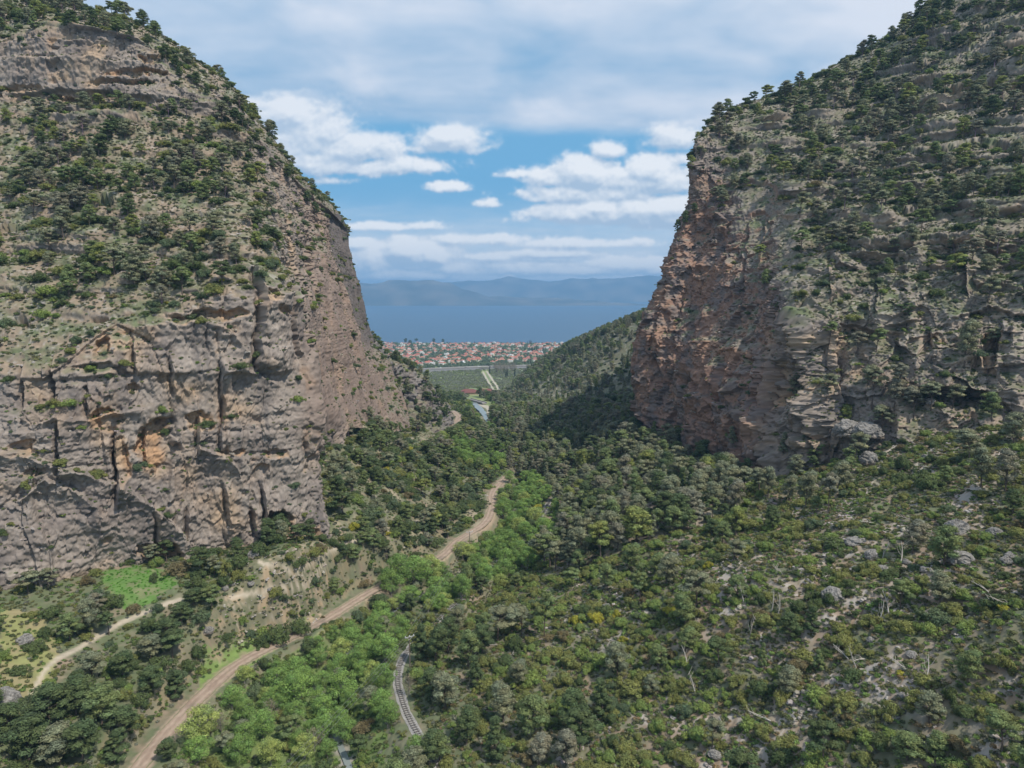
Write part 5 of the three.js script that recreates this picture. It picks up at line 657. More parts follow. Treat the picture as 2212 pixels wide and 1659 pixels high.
for (const [key, list] of Object.entries(mass)) {
  const k = key.replace(/\d+$/, ''), sh = SHAPES[k][+key.slice(k.length)], c = TONES[k].map((t) => t[1]), base = [0.1, 0.12, 0.05];
  const geo = mergeGeometries([sh.crown, plainCol(sh.trunk.clone(), [1.3, 0.9, 1.6])].map((g) => { const q = g.index ? g.toNonIndexed() : g.clone(); return q; }));
  const im = new THREE.InstancedMesh(geo, leafMat(...base, 0.25), list.length); im.name = numbered(MASSNAME[k][0]);
  list.forEach((o, i) => { M4.compose(T4.set(o.x, o.y, o.z), Q4.setFromAxisAngle(UPV, o.r), S4.set(o.w, o.h, o.w)); im.setMatrixAt(i, M4); im.setColorAt(i, COL.setRGB(c[o.t][0] / base[0], c[o.t][1] / base[1], c[o.t][2] / base[2])); });
  im.castShadow = im.receiveShadow = true; im.userData.kind = 'stuff'; tag(im, MASSNAME[k][1], MASSNAME[k][2]); scene.add(im);
}
{ // cushions
  const r = rng(55), tones = [[0.075, 0.095, 0.04], [0.14, 0.145, 0.06], [0.16, 0.165, 0.12], [0.12, 0.185, 0.05], [0.10, 0.25, 0.035], [0.2, 0.15, 0.08]], shapes = [0, 1, 2].map((s) => { const lobes = [[0, 0.3, 0, 0.62, 0.45]]; for (let i = 0; i < 4; i++) { const a = i * 1.6 + r(); lobes.push([Math.cos(a) * 0.4, 0.25 + 0.2 * r(), Math.sin(a) * 0.4, 0.35, 0.3]); } return sprays(r, lobes, 110, 0.3, { low: -0.2, inner: 0.7 }); });
  shapes.forEach((geo, s) => { const mine = low.filter((_, i) => i % 3 === s), im = new THREE.InstancedMesh(geo, leafMat(0.1, 0.1, 0.1), mine.length); im.name = numbered('heath'); mine.forEach((o, i) => { const c = tones[o[5]] || tones[1], v = 0.75 + 0.5 * r(); M4.compose(T4.set(o[0], o[1] - 0.05, o[2]), Q4.setFromAxisAngle(UPV, o[4]), S4.set(o[3], o[3] * 0.9, o[3])); im.setMatrixAt(i, M4); im.setColorAt(i, COL.setRGB(c[0] * 10 * v, c[1] * 10 * v, c[2] * 10 * v)); }); im.castShadow = im.receiveShadow = true; im.userData.kind = 'stuff'; tag(im, 'knee-high cushions of heath and grass between the shrubs', 'heath'); scene.add(im); });
}

// ------------------------------------------------------------------ dirt road, railway, stream
function ribbon(curve, half, n, across, lift, colour, seed) {
  const pos = [], col = [], idx = [];
  for (let i = 0; i <= n; i++) { const t = i / n, p = curve.getPointAt(t), d = curve.getTangentAt(t), sx = -d.z, sz = d.x, l = Math.hypot(sx, sz);
    for (let j = 0; j <= across; j++) { const u = j / across * 2 - 1, w = half * (1 + 0.16 * noise(p.x / 6, seed, p.z / 6 + Math.sign(u) * 9) + 0.14 * noise(p.x / 1.4, seed, p.z / 1.4 + Math.sign(u) * 5)), x = p.x + sx / l * u * w, z = p.z + sz / l * u * w, c = colour(u, x, z);
      pos.push(x, p.y + lift + 0.05 * (1 - u * u) + 0.04 * noise(x / 1.5, 2, z / 1.5) - 0.05 * Math.exp(-((Math.abs(u) - 0.42) ** 2) / 0.02), z); col.push(...c); } }
  const m = across + 1; for (let i = 0; i < n; i++) for (let j = 0; j < across; j++) { const a = i * m + j; idx.push(a, a + 1, a + m, a + 1, a + m + 1, a + m); }
  const g = new THREE.BufferGeometry(); g.setAttribute('position', new THREE.Float32BufferAttribute(pos, 3)); g.setAttribute('color', new THREE.Float32BufferAttribute(col, 3)); g.setIndex(idx); g.computeVertexNormals(); return g;
}
const roadCol = (u, x, z) => { const f = fbm(x / 2.2, z / 2.2, 3, 3), k = Math.exp(-((Math.abs(u) - 0.42) ** 2) / 0.03), g = fbm(x / 9, z / 9, 6, 3), c = mix3(mix3([0.27, 0.195, 0.145], [0.385, 0.295, 0.225], clamp(0.3 + 0.55 * k + 1.2 * f, 0, 1)), [0.19, 0.15, 0.12], 0.6 * sstep(0.15, 0.4, g)); return mix3(c, [0.14, 0.16, 0.07], 0.75 * Math.max(sstep(0.78, 1, Math.abs(u) + 0.35 * f), 0.7 * sstep(0.14, 0.02, Math.abs(u)) * sstep(-0.05, 0.25, g + f))).map((v) => v * (1 + 0.2 * noise(x / 0.7, z / 0.7, 1))); };
tag(structure('dirt_road', ribbon(ROAD, 1.9, 420, 16, 0.10, roadCol, 3), earthy), 'pinkish dirt road winding down the gorge floor', 'road');
tag(structure('dirt_road', ribbon(ROAD2, 3.4, 120, 12, 0.10, roadCol, 5), earthy), 'far bend of the dirt road below the rocky spur', 'road');
{
  const water = mat(0.22, 0.25, 0.24, 0.3), pts = STREAM_S.map((p, i) => [p[0], p[1], p[2], i / STREAM_S.length]), pos = [], idx = [];
  pts.forEach((p, i) => { const q = pts[Math.min(i + 1, pts.length - 1)], o = pts[Math.max(0, i - 1)], dx = q[0] - o[0], dz = q[1] - o[1], l = Math.hypot(dx, dz), w = lerp(0.75, 4, sstep(0.72, 0.95, p[3])) * (1 + 0.3 * noise(i * 0.31, 1, 1)); for (const u of [-1, 0, 1]) pos.push(p[0] - dz / l * u * w, p[2] - 0.42, p[1] + dx / l * u * w); });
  for (let i = 0; i + 1 < pts.length; i++) for (let j = 0; j < 2; j++) { const a = i * 3 + j; idx.push(a, a + 1, a + 3, a + 1, a + 4, a + 3); }
  const g = new THREE.BufferGeometry(); g.setAttribute('position', new THREE.Float32BufferAttribute(pos, 3)); g.setIndex(idx); g.computeVertexNormals();
  tag(structure('stream', g, water), 'pale stream running along the gorge to the bridge', 'stream');
}
{
  const rail = thing('railway_track', 'single narrow-gauge railway track on pale ballast curving through the trees', 'railway');
  part('ballast', ribbon(RAIL, 1.2, 380, 10, 0.06, (u, x, z) => { const f = 0.27 + 0.12 * noise(x * 2.2, z * 2.2, 3) + 0.1 * noise(x * 6, z * 6, 1); return [f, f * 0.96, f * 0.9]; }, 9), earthy, rail);
  const len = RAIL.getLength(), sl = new THREE.BoxGeometry(1.3, 0.14, 0.2), slm = [mat(0.12, 0.108, 0.098), mat(0.16, 0.145, 0.13), mat(0.09, 0.083, 0.077)], n = Math.min(295, Math.floor(len / 0.95));
  for (let i = 0; i < n; i++) { const t = (i + 0.5) / n, p = RAIL.getPointAt(t), d = RAIL.getTangentAt(t), s = part(numbered('sleeper'), sl, slm[Math.floor(hash1(i + 7) * 3)], rail); s.position.set(p.x, p.y + 0.2, p.z); s.rotation.y = Math.atan2(d.x, d.z) + (hash1(i) - 0.5) * 0.05; }
  const steel = mat(0.34, 0.31, 0.29, 0.4, { metalness: 0.5 });
  for (const side of [-0.4, 0.4]) { const pts = []; for (let i = 0; i <= 160; i++) { const p = RAIL.getPointAt(i / 160), d = RAIL.getTangentAt(i / 160), l = Math.hypot(d.x, d.z); pts.push(new THREE.Vector3(p.x - d.z / l * side, p.y + 0.33, p.z + d.x / l * side)); } part('rail', new THREE.TubeGeometry(new THREE.CatmullRomCurve3(pts), 420, 0.055, 5), steel, rail); }
}
// ------------------------------------------------------------------ power line along the road
const poleWood = mat(0.16, 0.13, 0.10), porcelain = mat(0.62, 0.63, 0.62, 0.4), wireM = mat(0.25, 0.25, 0.25, 0.5, { metalness: 0.5 });
function pole(px, py, H, turn, label) {
  const p = pick(px, py), o = thing('power_pole', label, 'power pole', [p.x, groundY(p.x, p.z) - 0.5, p.z], turn, 'power poles along the gorge road');
  part('pole', new THREE.CylinderGeometry(0.11, 0.17, H, 8).translate(0, H / 2, 0), poleWood, o);
  part('crossarm', mergeGeometries([new THREE.BoxGeometry(2.6, 0.14, 0.14).translate(0, H - 0.3, 0.14), new THREE.BoxGeometry(1.1, 0.06, 0.06).rotateZ(0.7).translate(0.45, H - 0.7, 0.16), new THREE.BoxGeometry(1.1, 0.06, 0.06).rotateZ(-0.7).translate(-0.45, H - 0.7, 0.16)]), mat(0.5, 0.5, 0.48, 0.6), o);
  for (const x of [-1.15, 0, 1.15]) part('insulator', new THREE.CylinderGeometry(0.09, 0.13, 0.36, 8).translate(x, H - 0.05, 0.14), porcelain, o);
  o.updateMatrixWorld(true); return [-1.15, 0, 1.15].map((x) => o.localToWorld(new THREE.Vector3(x, H + 0.1, 0.14)));
}
const ends = [pole(1018, 1190, 9, 0.35, 'slim power pole with white crossarm beside the pink dirt road'), pole(886, 1440, 9.5, 0.55, 'power pole with white crossarm above the railway curve')];
{ const last = at(560, 1720, 118); ends.push([-1.2, 0, 1.2].map((x) => last.clone().add(new THREE.Vector3(x, 0, x * 0.4)))); }
for (let k = 0; k < 2; k++) for (let i = 0; i < 3; i++) { const a = ends[k][i], b = ends[k + 1][i], m = a.clone().lerp(b, 0.5); m.y -= 1.6; tag(part(numbered('power_line'), new THREE.TubeGeometry(new THREE.QuadraticBezierCurve3(a, m, b), 24, 0.028, 4), wireM, scene), k ? ['outer', 'middle', 'inner'][i] + ' thin power wire sagging from the railway pole over the stream thicket' : ['outer', 'middle', 'inner'][i] + ' thin power wire hanging between the two poles of the gorge', 'wire'); }

// ------------------------------------------------------------------ boulders and dead wood on the slopes
function rockShape(seed, flat) { const g = new THREE.IcosahedronGeometry(1, 18), p = g.attributes.position, col = new Float32Array(p.count * 3); for (let i = 0; i < p.count; i++) { const x = p.getX(i), y = p.getY(i), z = p.getZ(i); voronoi(x * 1.3 + seed * 7, y * 1.3, z * 1.3); const k = 1 + 0.3 * fbm(x * 1.1 + seed * 3, y * 1.1, z * 1.1, 3) + 0.28 * (V.id - 0.5) + 0.13 * fbm(x * 5, y * 5, z * 5 + seed, 4) + 0.05 * ridged(x * 9, y * 9, z * 9 + seed, 3); p.setXYZ(i, x * k, Math.max(-0.4, y * k * flat), z * k); const t = 0.72 + 0.8 * fbm(x * 3 + seed, y * 4, z * 3, 4) + 0.45 * noise(x * 11, y * 11, z * 11), wm = sstep(0.1, -0.5, y); col.set(mix3([0.27 * t, 0.255 * t, 0.235 * t], [0.36 * t, 0.25 * t, 0.16 * t], 0.6 * wm), i * 3); } g.setAttribute('color', new THREE.BufferAttribute(col, 3)); g.deleteAttribute('uv'); g.computeVertexNormals(); return g; }
const rocks = [1, 2, 3, 4, 5].map((s) => rockShape(s, s === 3 ? 0.6 : 0.85));
const BOULDERS = [ // survey x, y, half width in metres, place
  [1802, 1292, 2.2, 'pale grey boulder alone in the shrubs at mid-slope'], [2065, 1145, 2.6, 'big grey double boulder, upper one of the boulder group'], [2078, 1215, 2.8, 'broad grey boulder with rusty underside in the boulder group'], [2145, 1155, 1.8, 'round grey boulder uphill of the boulder group'], [2175, 1215, 1.2, 'small grey boulder beyond the boulder group'], [1960, 1215, 1.0, 'small squared boulder next to the boulder group'], [2000, 1228, 1.0, 'upright pale stone by the boulder group'], [1850, 1175, 2.4, 'lichened ledge stone over the flat slope stones'], [1880, 1200, 1.8, 'split grey stone beside fallen trunks'], [1855, 1235, 1.6, 'low grey stone under the split stone'], [1905, 1235, 1.5, 'flat pale slab below the split stone'], [1700, 1160, 0.9, 'small stone on the open knoll'], [1760, 1175, 0.9, 'grey stone by the track over the slope'], [1880, 1385, 0.9, 'grey stone between two dead trunks'], [1840, 1480, 0.8, 'low stone under the white dead wood'], [1975, 1420, 1.0, 'pale stone in olive scrub at mid-slope'], [1955, 1505, 0.8, 'white stone above the near pines'], [2025, 1600, 1.4, 'tall pale boulder with orange flank by the near pines'], [1930, 1555, 1.5, 'dark stone in the shade of the near pine'], [2180, 1200, 1.1, 'grey stone at the slope margin'], [1545, 1632, 1.2, 'pale grey boulder low on the dim scrub'], [1465, 1645, 1.0, 'pale stone lowest on the dim scrub'], [1310, 1310, 1.3, 'blue-grey stone amid yellow bushes'], [1345, 1075, 1.4, 'grey stone on the wooded spur'], [1315, 1260, 1.2, 'pale stone by the lone slope pine'], [1160, 1255, 1.0, 'pale stone at the edge over the stream'], [1390, 1235, 0.9, 'small stone under the slope pine'], [1495, 1030, 1.6, 'pointed stone at the foot of the red cliff'], [1750, 1255, 0.8, 'small stone by the white dead branch'], [550, 1197, 2.0, 'white boulder at the cliff foot among dark shrubs'], [490, 1272, 0.9, 'small pale stone on the rock terraces'], [545, 1265, 1.0, 'grey stone beside the terrace path'], [505, 1262, 0.8, 'little stone by the terrace shrubs'], [450, 1365, 1.5, 'grey block leaning on the terrace bank'], [55, 1385, 1.8, 'grey boulder in yellow grass by the footpath'], [5, 1520, 3.2, 'white rock face end at the footpath'], [585, 1275, 0.7, 'small pale block over the road bank'], [395, 1310, 1.0, 'pale stone at the meadow path'], [810, 1010, 1.3, 'pinkish boulder on the green slope'], [1830, 935, 5.6, 'high rounded boulder with cleft below the crags'], [1872, 942, 5.4, 'rounded grey boulder with warm base beside the cleft boulder'], [2010, 870, 1.6, 'pale block at the foot of the overhang'], [2000, 990, 1.4, 'flat pale stone on the knoll track'], [1880, 992, 3.5, 'pale layered outcrop block by the knoll track'],
];
const seenLab = {};
BOULDERS.forEach(([px, py, w, label], i) => { const p = pick(px, py), o = thing('boulder', label, 'boulder', [p.x, p.y + w * 0.12, p.z], i * 1.7, 'boulders on the slopes'); part('rock', rocks[i % 5], earthy, o); o.scale.set(w, w * (0.75 + 0.3 * hash1(i)), w * 0.9); });
const bleached = mat(0.46, 0.42, 0.37), oldWood = mat(0.33, 0.28, 0.24);
function deadShape(seed) { const r = rng(seed), g = [limb([[0, 0.1, 0], [1.4, 0.35, 0.2], [3, 0.5 + r() * 0.5, 0.1], [4.4, 0.6 + r(), -0.2]], 0.15, 0.04, 6)], tw = []; for (let i = 0; i < 5; i++) { const t = 0.8 + i * 0.75, a = r() * 2 - 1; tw.push(limb([[t, 0.35, 0.1], [t + 0.5, 0.6 + 0.4 * r(), a * 0.8], [t + 0.9 + r(), 0.9 + 0.6 * r(), a * 1.5]], 0.055, 0.015, 4)); } return [g[0], mergeGeometries(tw)]; }
const deads = [1, 2, 3].map((s) => deadShape(900 + s));
const DEAD = [[1690, 1240, 0.9], [1605, 1300, 1.5, 1], [1665, 1320, 1.5, 1], [1680, 1325, 1.6, 1], [1620, 1375, 1.4, 1], [1890, 1130, 0.5], [1815, 1190, 0.9], [1845, 1130, 0.6], [1975, 1125, 1.0], [1945, 1215, 1.3, 1], [1910, 1205, 1.2, 1], [1925, 1120, 0.5], [2050, 1215, 1.3, 1], [1960, 1290, 0.6], [1920, 1330, 1.2, 1], [1900, 1345, 1.3, 1], [1965, 1320, 0.8], [1870, 1425, 0.7], [1835, 1425, 0.9], [1850, 1450, 1.2, 1], [1880, 1390, 0.5], [1960, 1450, 0.5], [2000, 1470, 1.2, 1], [2150, 1455, 0.4], [2190, 1310, 0.9], [2140, 1280, 0.9], [1480, 1440, 1.2, 1], [1500, 1500, 1.3, 1], [1520, 1475, 0.8], [1395, 1380, 0.6], [1560, 1590, 0.9], [1540, 1660, 0.9], [1200, 1275, 1.0], [1110, 1405, 1.0], [1085, 1395, 0.7], [1290, 1110, 0.9], [1345, 1130, 0.8], [1530, 1050, 0.9], [1900, 950, 1.4, 1], [1925, 970, 0.6], [2110, 1240, 0.5], [1790, 1240, 0.4], [1665, 1560, 1.0], [1780, 1600, 0.7]];
DEAD.forEach(([px, py, s, up], i) => { const p = pick(px, Math.min(py, 1650)); let m = ['', 1e9]; for (const k of MARKS) { const q = (k[1] - px) ** 2 + 1.6 * (k[2] - py) ** 2; if (q < m[1]) m = [k[0], q]; } const n = seenLab[m[0] + !!up] = (seenLab[m[0] + !!up] || 0) + 1; const o = thing(up ? 'dead_tree' : 'fallen_trunk', `${up ? 'bleached dead snag' : 'bleached fallen trunk'} ${m[0]}${n > 1 ? ', ' + ORD[n - 1] + ' there' : ''}`, up ? 'dead tree' : 'fallen trunk', [p.x, p.y + 0.1, p.z], hash1(i + 50) * 6.28, 'dead wood on the dry slope'); part('trunk', deads[i % 3][0], i % 4 ? bleached : oldWood, o); part('branches', deads[i % 3][1], bleached, o); const k = 0.75 + 0.4 * s * 0.5; o.scale.setScalar(k); if (up) o.rotation.z = 0.9 + 0.4 * hash1(i); o.rotation.order = 'YXZ'; });

{ // loose stones of scree and rocky patches
  const r = rng(515), spots = [], geo = mergeGeometries([plainStone(7), plainStone(8)]);
  scatter(ground, 41, (px, py, x, y, z, ny, by, f) => { if (f > 420 || f < 70) return []; const k = px > 1150 ? sstep(0.04, 0.3, fbm(x / 13, z / 13, 7.7, 3)) : inPoly(px, py, OUTCROP) ? 0.8 : inPoly(px, py, GREENSLOPE) ? 0.35 * sstep(0.02, 0.3, fbm(x / 12, z / 12, 6.1, 4)) : 0; return k > 0 ? [[0.2 * k, (a, b2, c2) => spots.push([a, b2, c2])]] : []; });
  for (const [sheet, sd] of [[mountainLeft, 42], [mountainRight, 43]]) scatter(sheet, sd, (px, py, x, y, z, ny, by, f) => (f < 420 ? [[0.07 * sstep(0.45, 0.7, ny), (a, b2, c2) => spots.push([a, b2, c2])]] : []));
  const im = new THREE.InstancedMesh(geo, earthy.clone(), spots.length); im.name = 'scree'; spots.forEach((p, i) => { const s = 0.16 + 0.5 * r() ** 3; M4.compose(T4.set(p[0], p[1] + s * 0.1, p[2]), Q4.setFromAxisAngle(UPV, r() * 6.28), S4.set(s * (0.8 + 0.6 * r()), s * (0.6 + 0.5 * r()), s)); im.setMatrixAt(i, M4); const t = 0.75 + 0.45 * r(); im.setColorAt(i, COL.setRGB(t, t * (0.9 + 0.1 * r()), t * (0.8 + 0.18 * r()))); });
  im.castShadow = im.receiveShadow = true; im.userData.kind = 'stuff'; tag(im, 'loose grey stones and scree on the bare patches of the slopes', 'scree'); scene.add(im);
}
function plainStone(seed) { const g = new THREE.IcosahedronGeometry(1, 1), p = g.attributes.position, col = new Float32Array(p.count * 3); for (let i = 0; i < p.count; i++) { const x = p.getX(i), y = p.getY(i), z = p.getZ(i), k = 0.8 + 0.5 * noise(x * 1.3 + seed, y * 1.3, z * 1.3); p.setXYZ(i, x * k + (seed === 8 ? 1.6 : 0), y * k * 0.8, z * k + (seed === 8 ? 0.9 : 0)); col.set([0.33, 0.31, 0.285], i * 3); } g.setAttribute('color', new THREE.BufferAttribute(col, 3)); g.deleteAttribute('uv'); g.computeVertexNormals(); return g; }

// ------------------------------------------------------------------ coastal plain: motorway, lanes, olive grove, town
const asphalt = mat(0.17, 0.17, 0.172), concrete = mat(0.36, 0.345, 0.32), paleDirt = mat(0.40, 0.36, 0.28);
function strip(pts, half, lift, m, name, label, cat, drop = 0) {
  const c = new THREE.CatmullRomCurve3(pts, false, 'centripetal'), n = 80, pos = [], idx = [];
  for (let i = 0; i <= n; i++) { const p = c.getPointAt(i / n), d = c.getTangentAt(i / n), l = Math.hypot(d.x, d.z); for (const [u, h] of [[-1.25, -drop - 0.3], [-1, 0], [1, 0], [1.25, -drop - 0.3]]) pos.push(p.x - d.z / l * half * u, p.y + lift + h, p.z + d.x / l * half * u); }
  for (let i = 0; i < n; i++) for (let j = 0; j < 3; j++) { const a = i * 4 + j; idx.push(a, a + 1, a + 4, a + 1, a + 5, a + 4); }
  const g = new THREE.BufferGeometry(); g.setAttribute('position', new THREE.Float32BufferAttribute(pos, 3)); g.setIndex(idx); g.computeVertexNormals(); const o = structure(name, g, m); return tag(o, label, cat), c;
}
const mw = [[780, 806], [880, 799], [960, 795.5], [1060, 791.5], [1130, 790], [1230, 785]].map(([x, y]) => onLevel(x, y, -154.5));
const MW = strip(mw, 11, 0, asphalt, 'motorway', 'grey motorway crossing the plain before the town', 'motorway', 6);
for (const s of [-11.6, 0, 11.6]) { const pts = mw.map((p, i) => { const q = mw[Math.min(i + 1, mw.length - 1)], o = mw[Math.max(0, i - 1)], d = q.clone().sub(o).normalize(); return new THREE.Vector3(p.x - d.z * s, p.y + 0.45, p.z + d.x * s); }), sh = new THREE.Shape([[-0.2, -0.5], [0.2, -0.5], [0.15, 0.55], [-0.15, 0.55]].map((v) => new THREE.Vector2(v[1], v[0]))); tag(part(numbered('barrier'), new THREE.ExtrudeGeometry(sh, { steps: 60, extrudePath: new THREE.CatmullRomCurve3(pts) }), concrete, scene), ['concrete barrier on the mountain side of the motorway', 'concrete median barrier of the motorway', 'concrete barrier on the town side of the motorway'][(s > 0) - (s < 0) + 1], 'barrier'); }
{ // underpass of the canal lane
  const p = plainHit(1030, 799), o = thing('underpass', 'pale concrete underpass carrying the motorway over the lane', 'underpass', [p.x, p.y, p.z], 0.1); part('abutment', new THREE.BoxGeometry(14, 5, 4).translate(-16, 2.5, 0), concrete, o); part('abutment', new THREE.BoxGeometry(14, 5, 4).translate(16, 2.5, 0), concrete, o); part('deck', new THREE.BoxGeometry(48, 1.6, 5).translate(0, 5.8, 0.6), concrete, o); part('parapet', new THREE.BoxGeometry(50, 1.1, 0.4).translate(0, 7.1, 3), mat(0.55, 0.53, 0.5), o);
}
const onPlain = (l) => l.map(([x, y]) => plainHit(x, y));
strip(onPlain([[1051, 802], [1062, 818], [1074, 836], [1079, 846]]), 1.7, 0.25, paleDirt, 'lane', 'pale dirt lane on the town side bank of the straight canal', 'lane');
strip(onPlain([[1043, 803], [1052, 820], [1063, 838], [1072, 848], [1085, 853], [1094, 858]]), 1.7, 0.25, paleDirt, 'lane', 'pale dirt lane on the hill side bank of the straight canal', 'lane');
strip(onPlain([[918, 833], [930, 838], [940, 846], [943, 856]]), 3, 0.25, paleDirt, 'lane', 'pale track climbing out of the grove behind the spur', 'lane');
strip(onPlain([[1000, 872], [1030, 874], [1050, 878], [1062, 886], [1060, 893]]), 4, 0.3, paleDirt, 'lane', 'pale gravel bank track by the river bend', 'lane');
{ const p = plainHit(1015, 868), q = plainHit(1044, 874), d = q.clone().sub(p), L = d.length(), o = thing('bridge', 'grey stone bridge with low parapet over the river mouth', 'bridge', [(p.x + q.x) / 2, (p.y + q.y) / 2, (p.z + q.z) / 2], -Math.atan2(d.z, d.x)); part('deck', new THREE.BoxGeometry(L * 1.2, 0.8, 6).translate(0, 2.2, 0), mat(0.27, 0.25, 0.24), o); part('parapet', new THREE.BoxGeometry(L * 1.2, 1.1, 0.4).translate(0, 3.1, 2.9), mat(0.33, 0.31, 0.29), o); part('parapet', new THREE.BoxGeometry(L * 1.2, 1.1, 0.4).translate(0, 3.1, -2.9), mat(0.33, 0.31, 0.29), o); part('pier', new THREE.BoxGeometry(2.2, 3, 5.6).translate(-L * 0.2, 0.6, 0), concrete, o); part('pier', new THREE.BoxGeometry(2.2, 3, 5.6).translate(L * 0.2, 0.6, 0), concrete, o); }
function prismRoof(w, d, h, over = 0.5) { const a = w / 2 + over, b = d / 2 + over, t = Math.max(0, a - b), v = [[-a, 0, -b], [a, 0, -b], [a, 0, b], [-a, 0, b], [-t, h, 0], [t, h, 0]], f = [[3, 2, 5], [3, 5, 4], [1, 0, 4], [1, 4, 5], [2, 1, 5], [0, 3, 4], [0, 1, 2], [0, 2, 3]], pos = []; for (const q of f) for (const i of q) pos.push(...v[i]); const g = new THREE.BufferGeometry(); g.setAttribute('position', new THREE.Float32BufferAttribute(pos, 3)); g.computeVertexNormals(); return g; }
const plain3 = (g) => { const q = g.index ? g.toNonIndexed() : g; q.deleteAttribute('uv'); return q; };
const ROOFS = [[0.42, 0.155, 0.115], [0.35, 0.125, 0.10], [0.46, 0.21, 0.145]].map((c) => mat(...c)), WALLS = [[0.72, 0.70, 0.66], [0.66, 0.60, 0.50], [0.60, 0.46, 0.34]].map((c) => mat(...c)), panes = mat(0.05, 0.06, 0.07, 0.2);
const houseKinds = [];
for (let v = 0; v < 3; v++) for (let c = 0; c < 3; c++) houseKinds.push({ flat: false, word: [['bungalow', 'tall house', 'long house'][v], ['red', 'dark red', 'orange'][c]], build(o) { const [w, h, d] = [[11, 3.4, 9], [11, 6.4, 10], [18, 4, 9]][v]; part('wall', new THREE.BoxGeometry(w, h + 1, d).translate(0, (h - 1) / 2, 0), WALLS[c], o); part('roof', prismRoof(w, d, 2.4).translate(0, h, 0), ROOFS[c], o); for (let f = 0; f < (v === 1 ? 2 : 1); f++) for (let k = 0; k < 3; k++) part('window', new THREE.BoxGeometry(1.3, 1.4, 0.1).translate((k - 1) * w * 0.29, 1.7 + f * 3, d / 2 + 0.03), panes, o); } });
for (let v = 0; v < 2; v++) houseKinds.push({ flat: true, word: [['flat-roofed house', 'flat-roofed block'][v], 'white'], build(o) { const [w, h, d] = [[12, 3.6, 9], [12, 7, 11]][v]; part('wall', new THREE.BoxGeometry(w, h + 1, d).translate(0, (h - 1) / 2, 0), WALLS[0], o); part('roof', mergeGeometries([plain3(new THREE.BoxGeometry(w + 0.8, 0.4, d + 0.8).translate(0, h + 0.2, 0)), plain3(new THREE.BoxGeometry(3, 2, 3).translate(w * 0.2, h + 1.3, -1))]), mat(0.62, 0.61, 0.59), o); part('balcony', new THREE.BoxGeometry(w * 0.8, 0.9, 1.4).translate(0, h * 0.55, d / 2 + 0.7), WALLS[0], o); for (let k = 0; k < 3; k++) part('window', new THREE.BoxGeometry(1.4, 1.6, 0.1).translate((k - 1) * w * 0.29, 1.6, d / 2 + 0.03), panes, o); } });
const houses = []; {
  const r = rng(4242), spots = [];
  for (let tries = 0; tries < 9000 && spots.length < 296; tries++) {
    const px = 812 + r() * 420, t = r(), py = 742 + 50 * Math.pow(t, 1.2), p = plainHit(px, py);
    if (py > 792 - 0.035 * (px - 880) || (px > 985 && px < 1060 && py > 778 && r() < 0.4)) continue;
    if (fbm(px / 34, py / 9, 4.4, 3) < -0.2 && py > 748) continue;
    if (!seenAt(p.x, p.y + 4, p.z, 8)) continue;
    if (spots.some((q) => (q[0] - p.x) ** 2 + ((q[2] - p.z) * 0.8) ** 2 < 12.5 ** 2)) continue;
    spots.push([p.x, p.y, p.z, px, py, r() < 0.80 ? Math.floor(r() * 9) : 9 + Math.floor(r() * 2), (r() < 0.6 ? 0.15 : 1.72) + (r() - 0.5) * 0.5 + (r() < 0.5 ? 0 : Math.PI)]);
  }
  const places = [['at the shore by the sea cliff end', 840, 745], ['on the shore strip near the umbrella pine', 900, 745], ['on the shore strip at the middle of town', 960, 745], ['on the shore near the lone tall cypress', 1000, 745], ['on the shore beyond the lone cypress', 1050, 745], ['on the shore by the three dark trees', 1090, 745], ['on the shore before the wooded hill', 1160, 745], ['in the upper town by the cliff', 850, 757], ['in the upper middle of town', 930, 757], ['in the dense town heart', 985, 757], ['around the paired cypresses', 1040, 757], ['by the open fields of town', 1085, 757], ['behind the long cypress row', 1140, 755], ['in the lower town by the cliff', 860, 772], ['in the lower middle of town', 920, 772], ['in the lower town by the white sheds', 975, 772], ['behind the tall poplars', 1030, 772], ['under the cypress row', 1090, 770], ['by the small cypress trio', 1140, 772], ['close to the motorway near the spur', 905, 784], ['close to the motorway at its middle', 960, 784], ['close to the motorway by the canal', 1010, 784], ['near the hill foot beyond the motorway', 1090, 784]];
  const bins = {}, base = {};
  for (const s of spots) { let m = [0, 1e9]; for (const k of places) { const q = (k[1] - s[3]) ** 2 + 9 * (k[2] - s[4]) ** 2; if (q < m[1]) m = [k, q]; } s.place = m[0][0]; (bins[s[5] + s.place] ||= []).push(s); }
  for (const list of Object.values(bins)) { list.sort((a, b) => a[3] - b[3]); list.forEach((s, i) => {
    const k = houseKinds[s[5]]; let o; if (base[s[5]]) { o = base[s[5]].clone(); o.name = numbered('house'); scene.add(o); } else { o = thing('house', '', 'house'); k.build(o); base[s[5]] = o; }
    o.position.set(s[0], s[1], s[2]); o.rotation.y = s[6]; const z = 0.68 + 0.36 * hash1(i * 31 + s[5]); o.scale.set(z, 0.8 + 0.25 * hash1(i + 5), z);
    tag(o, (k.flat ? `white ${k.word[0]} ${s.place}` : `${k.word[1]}-roofed ${k.word[0]} ${s.place}`) + (list.length > 1 ? `, ${ORD[i] || 'last'} from cliff` : ''), 'house', 'houses of the coastal town'); houses.push(s); }); }
}
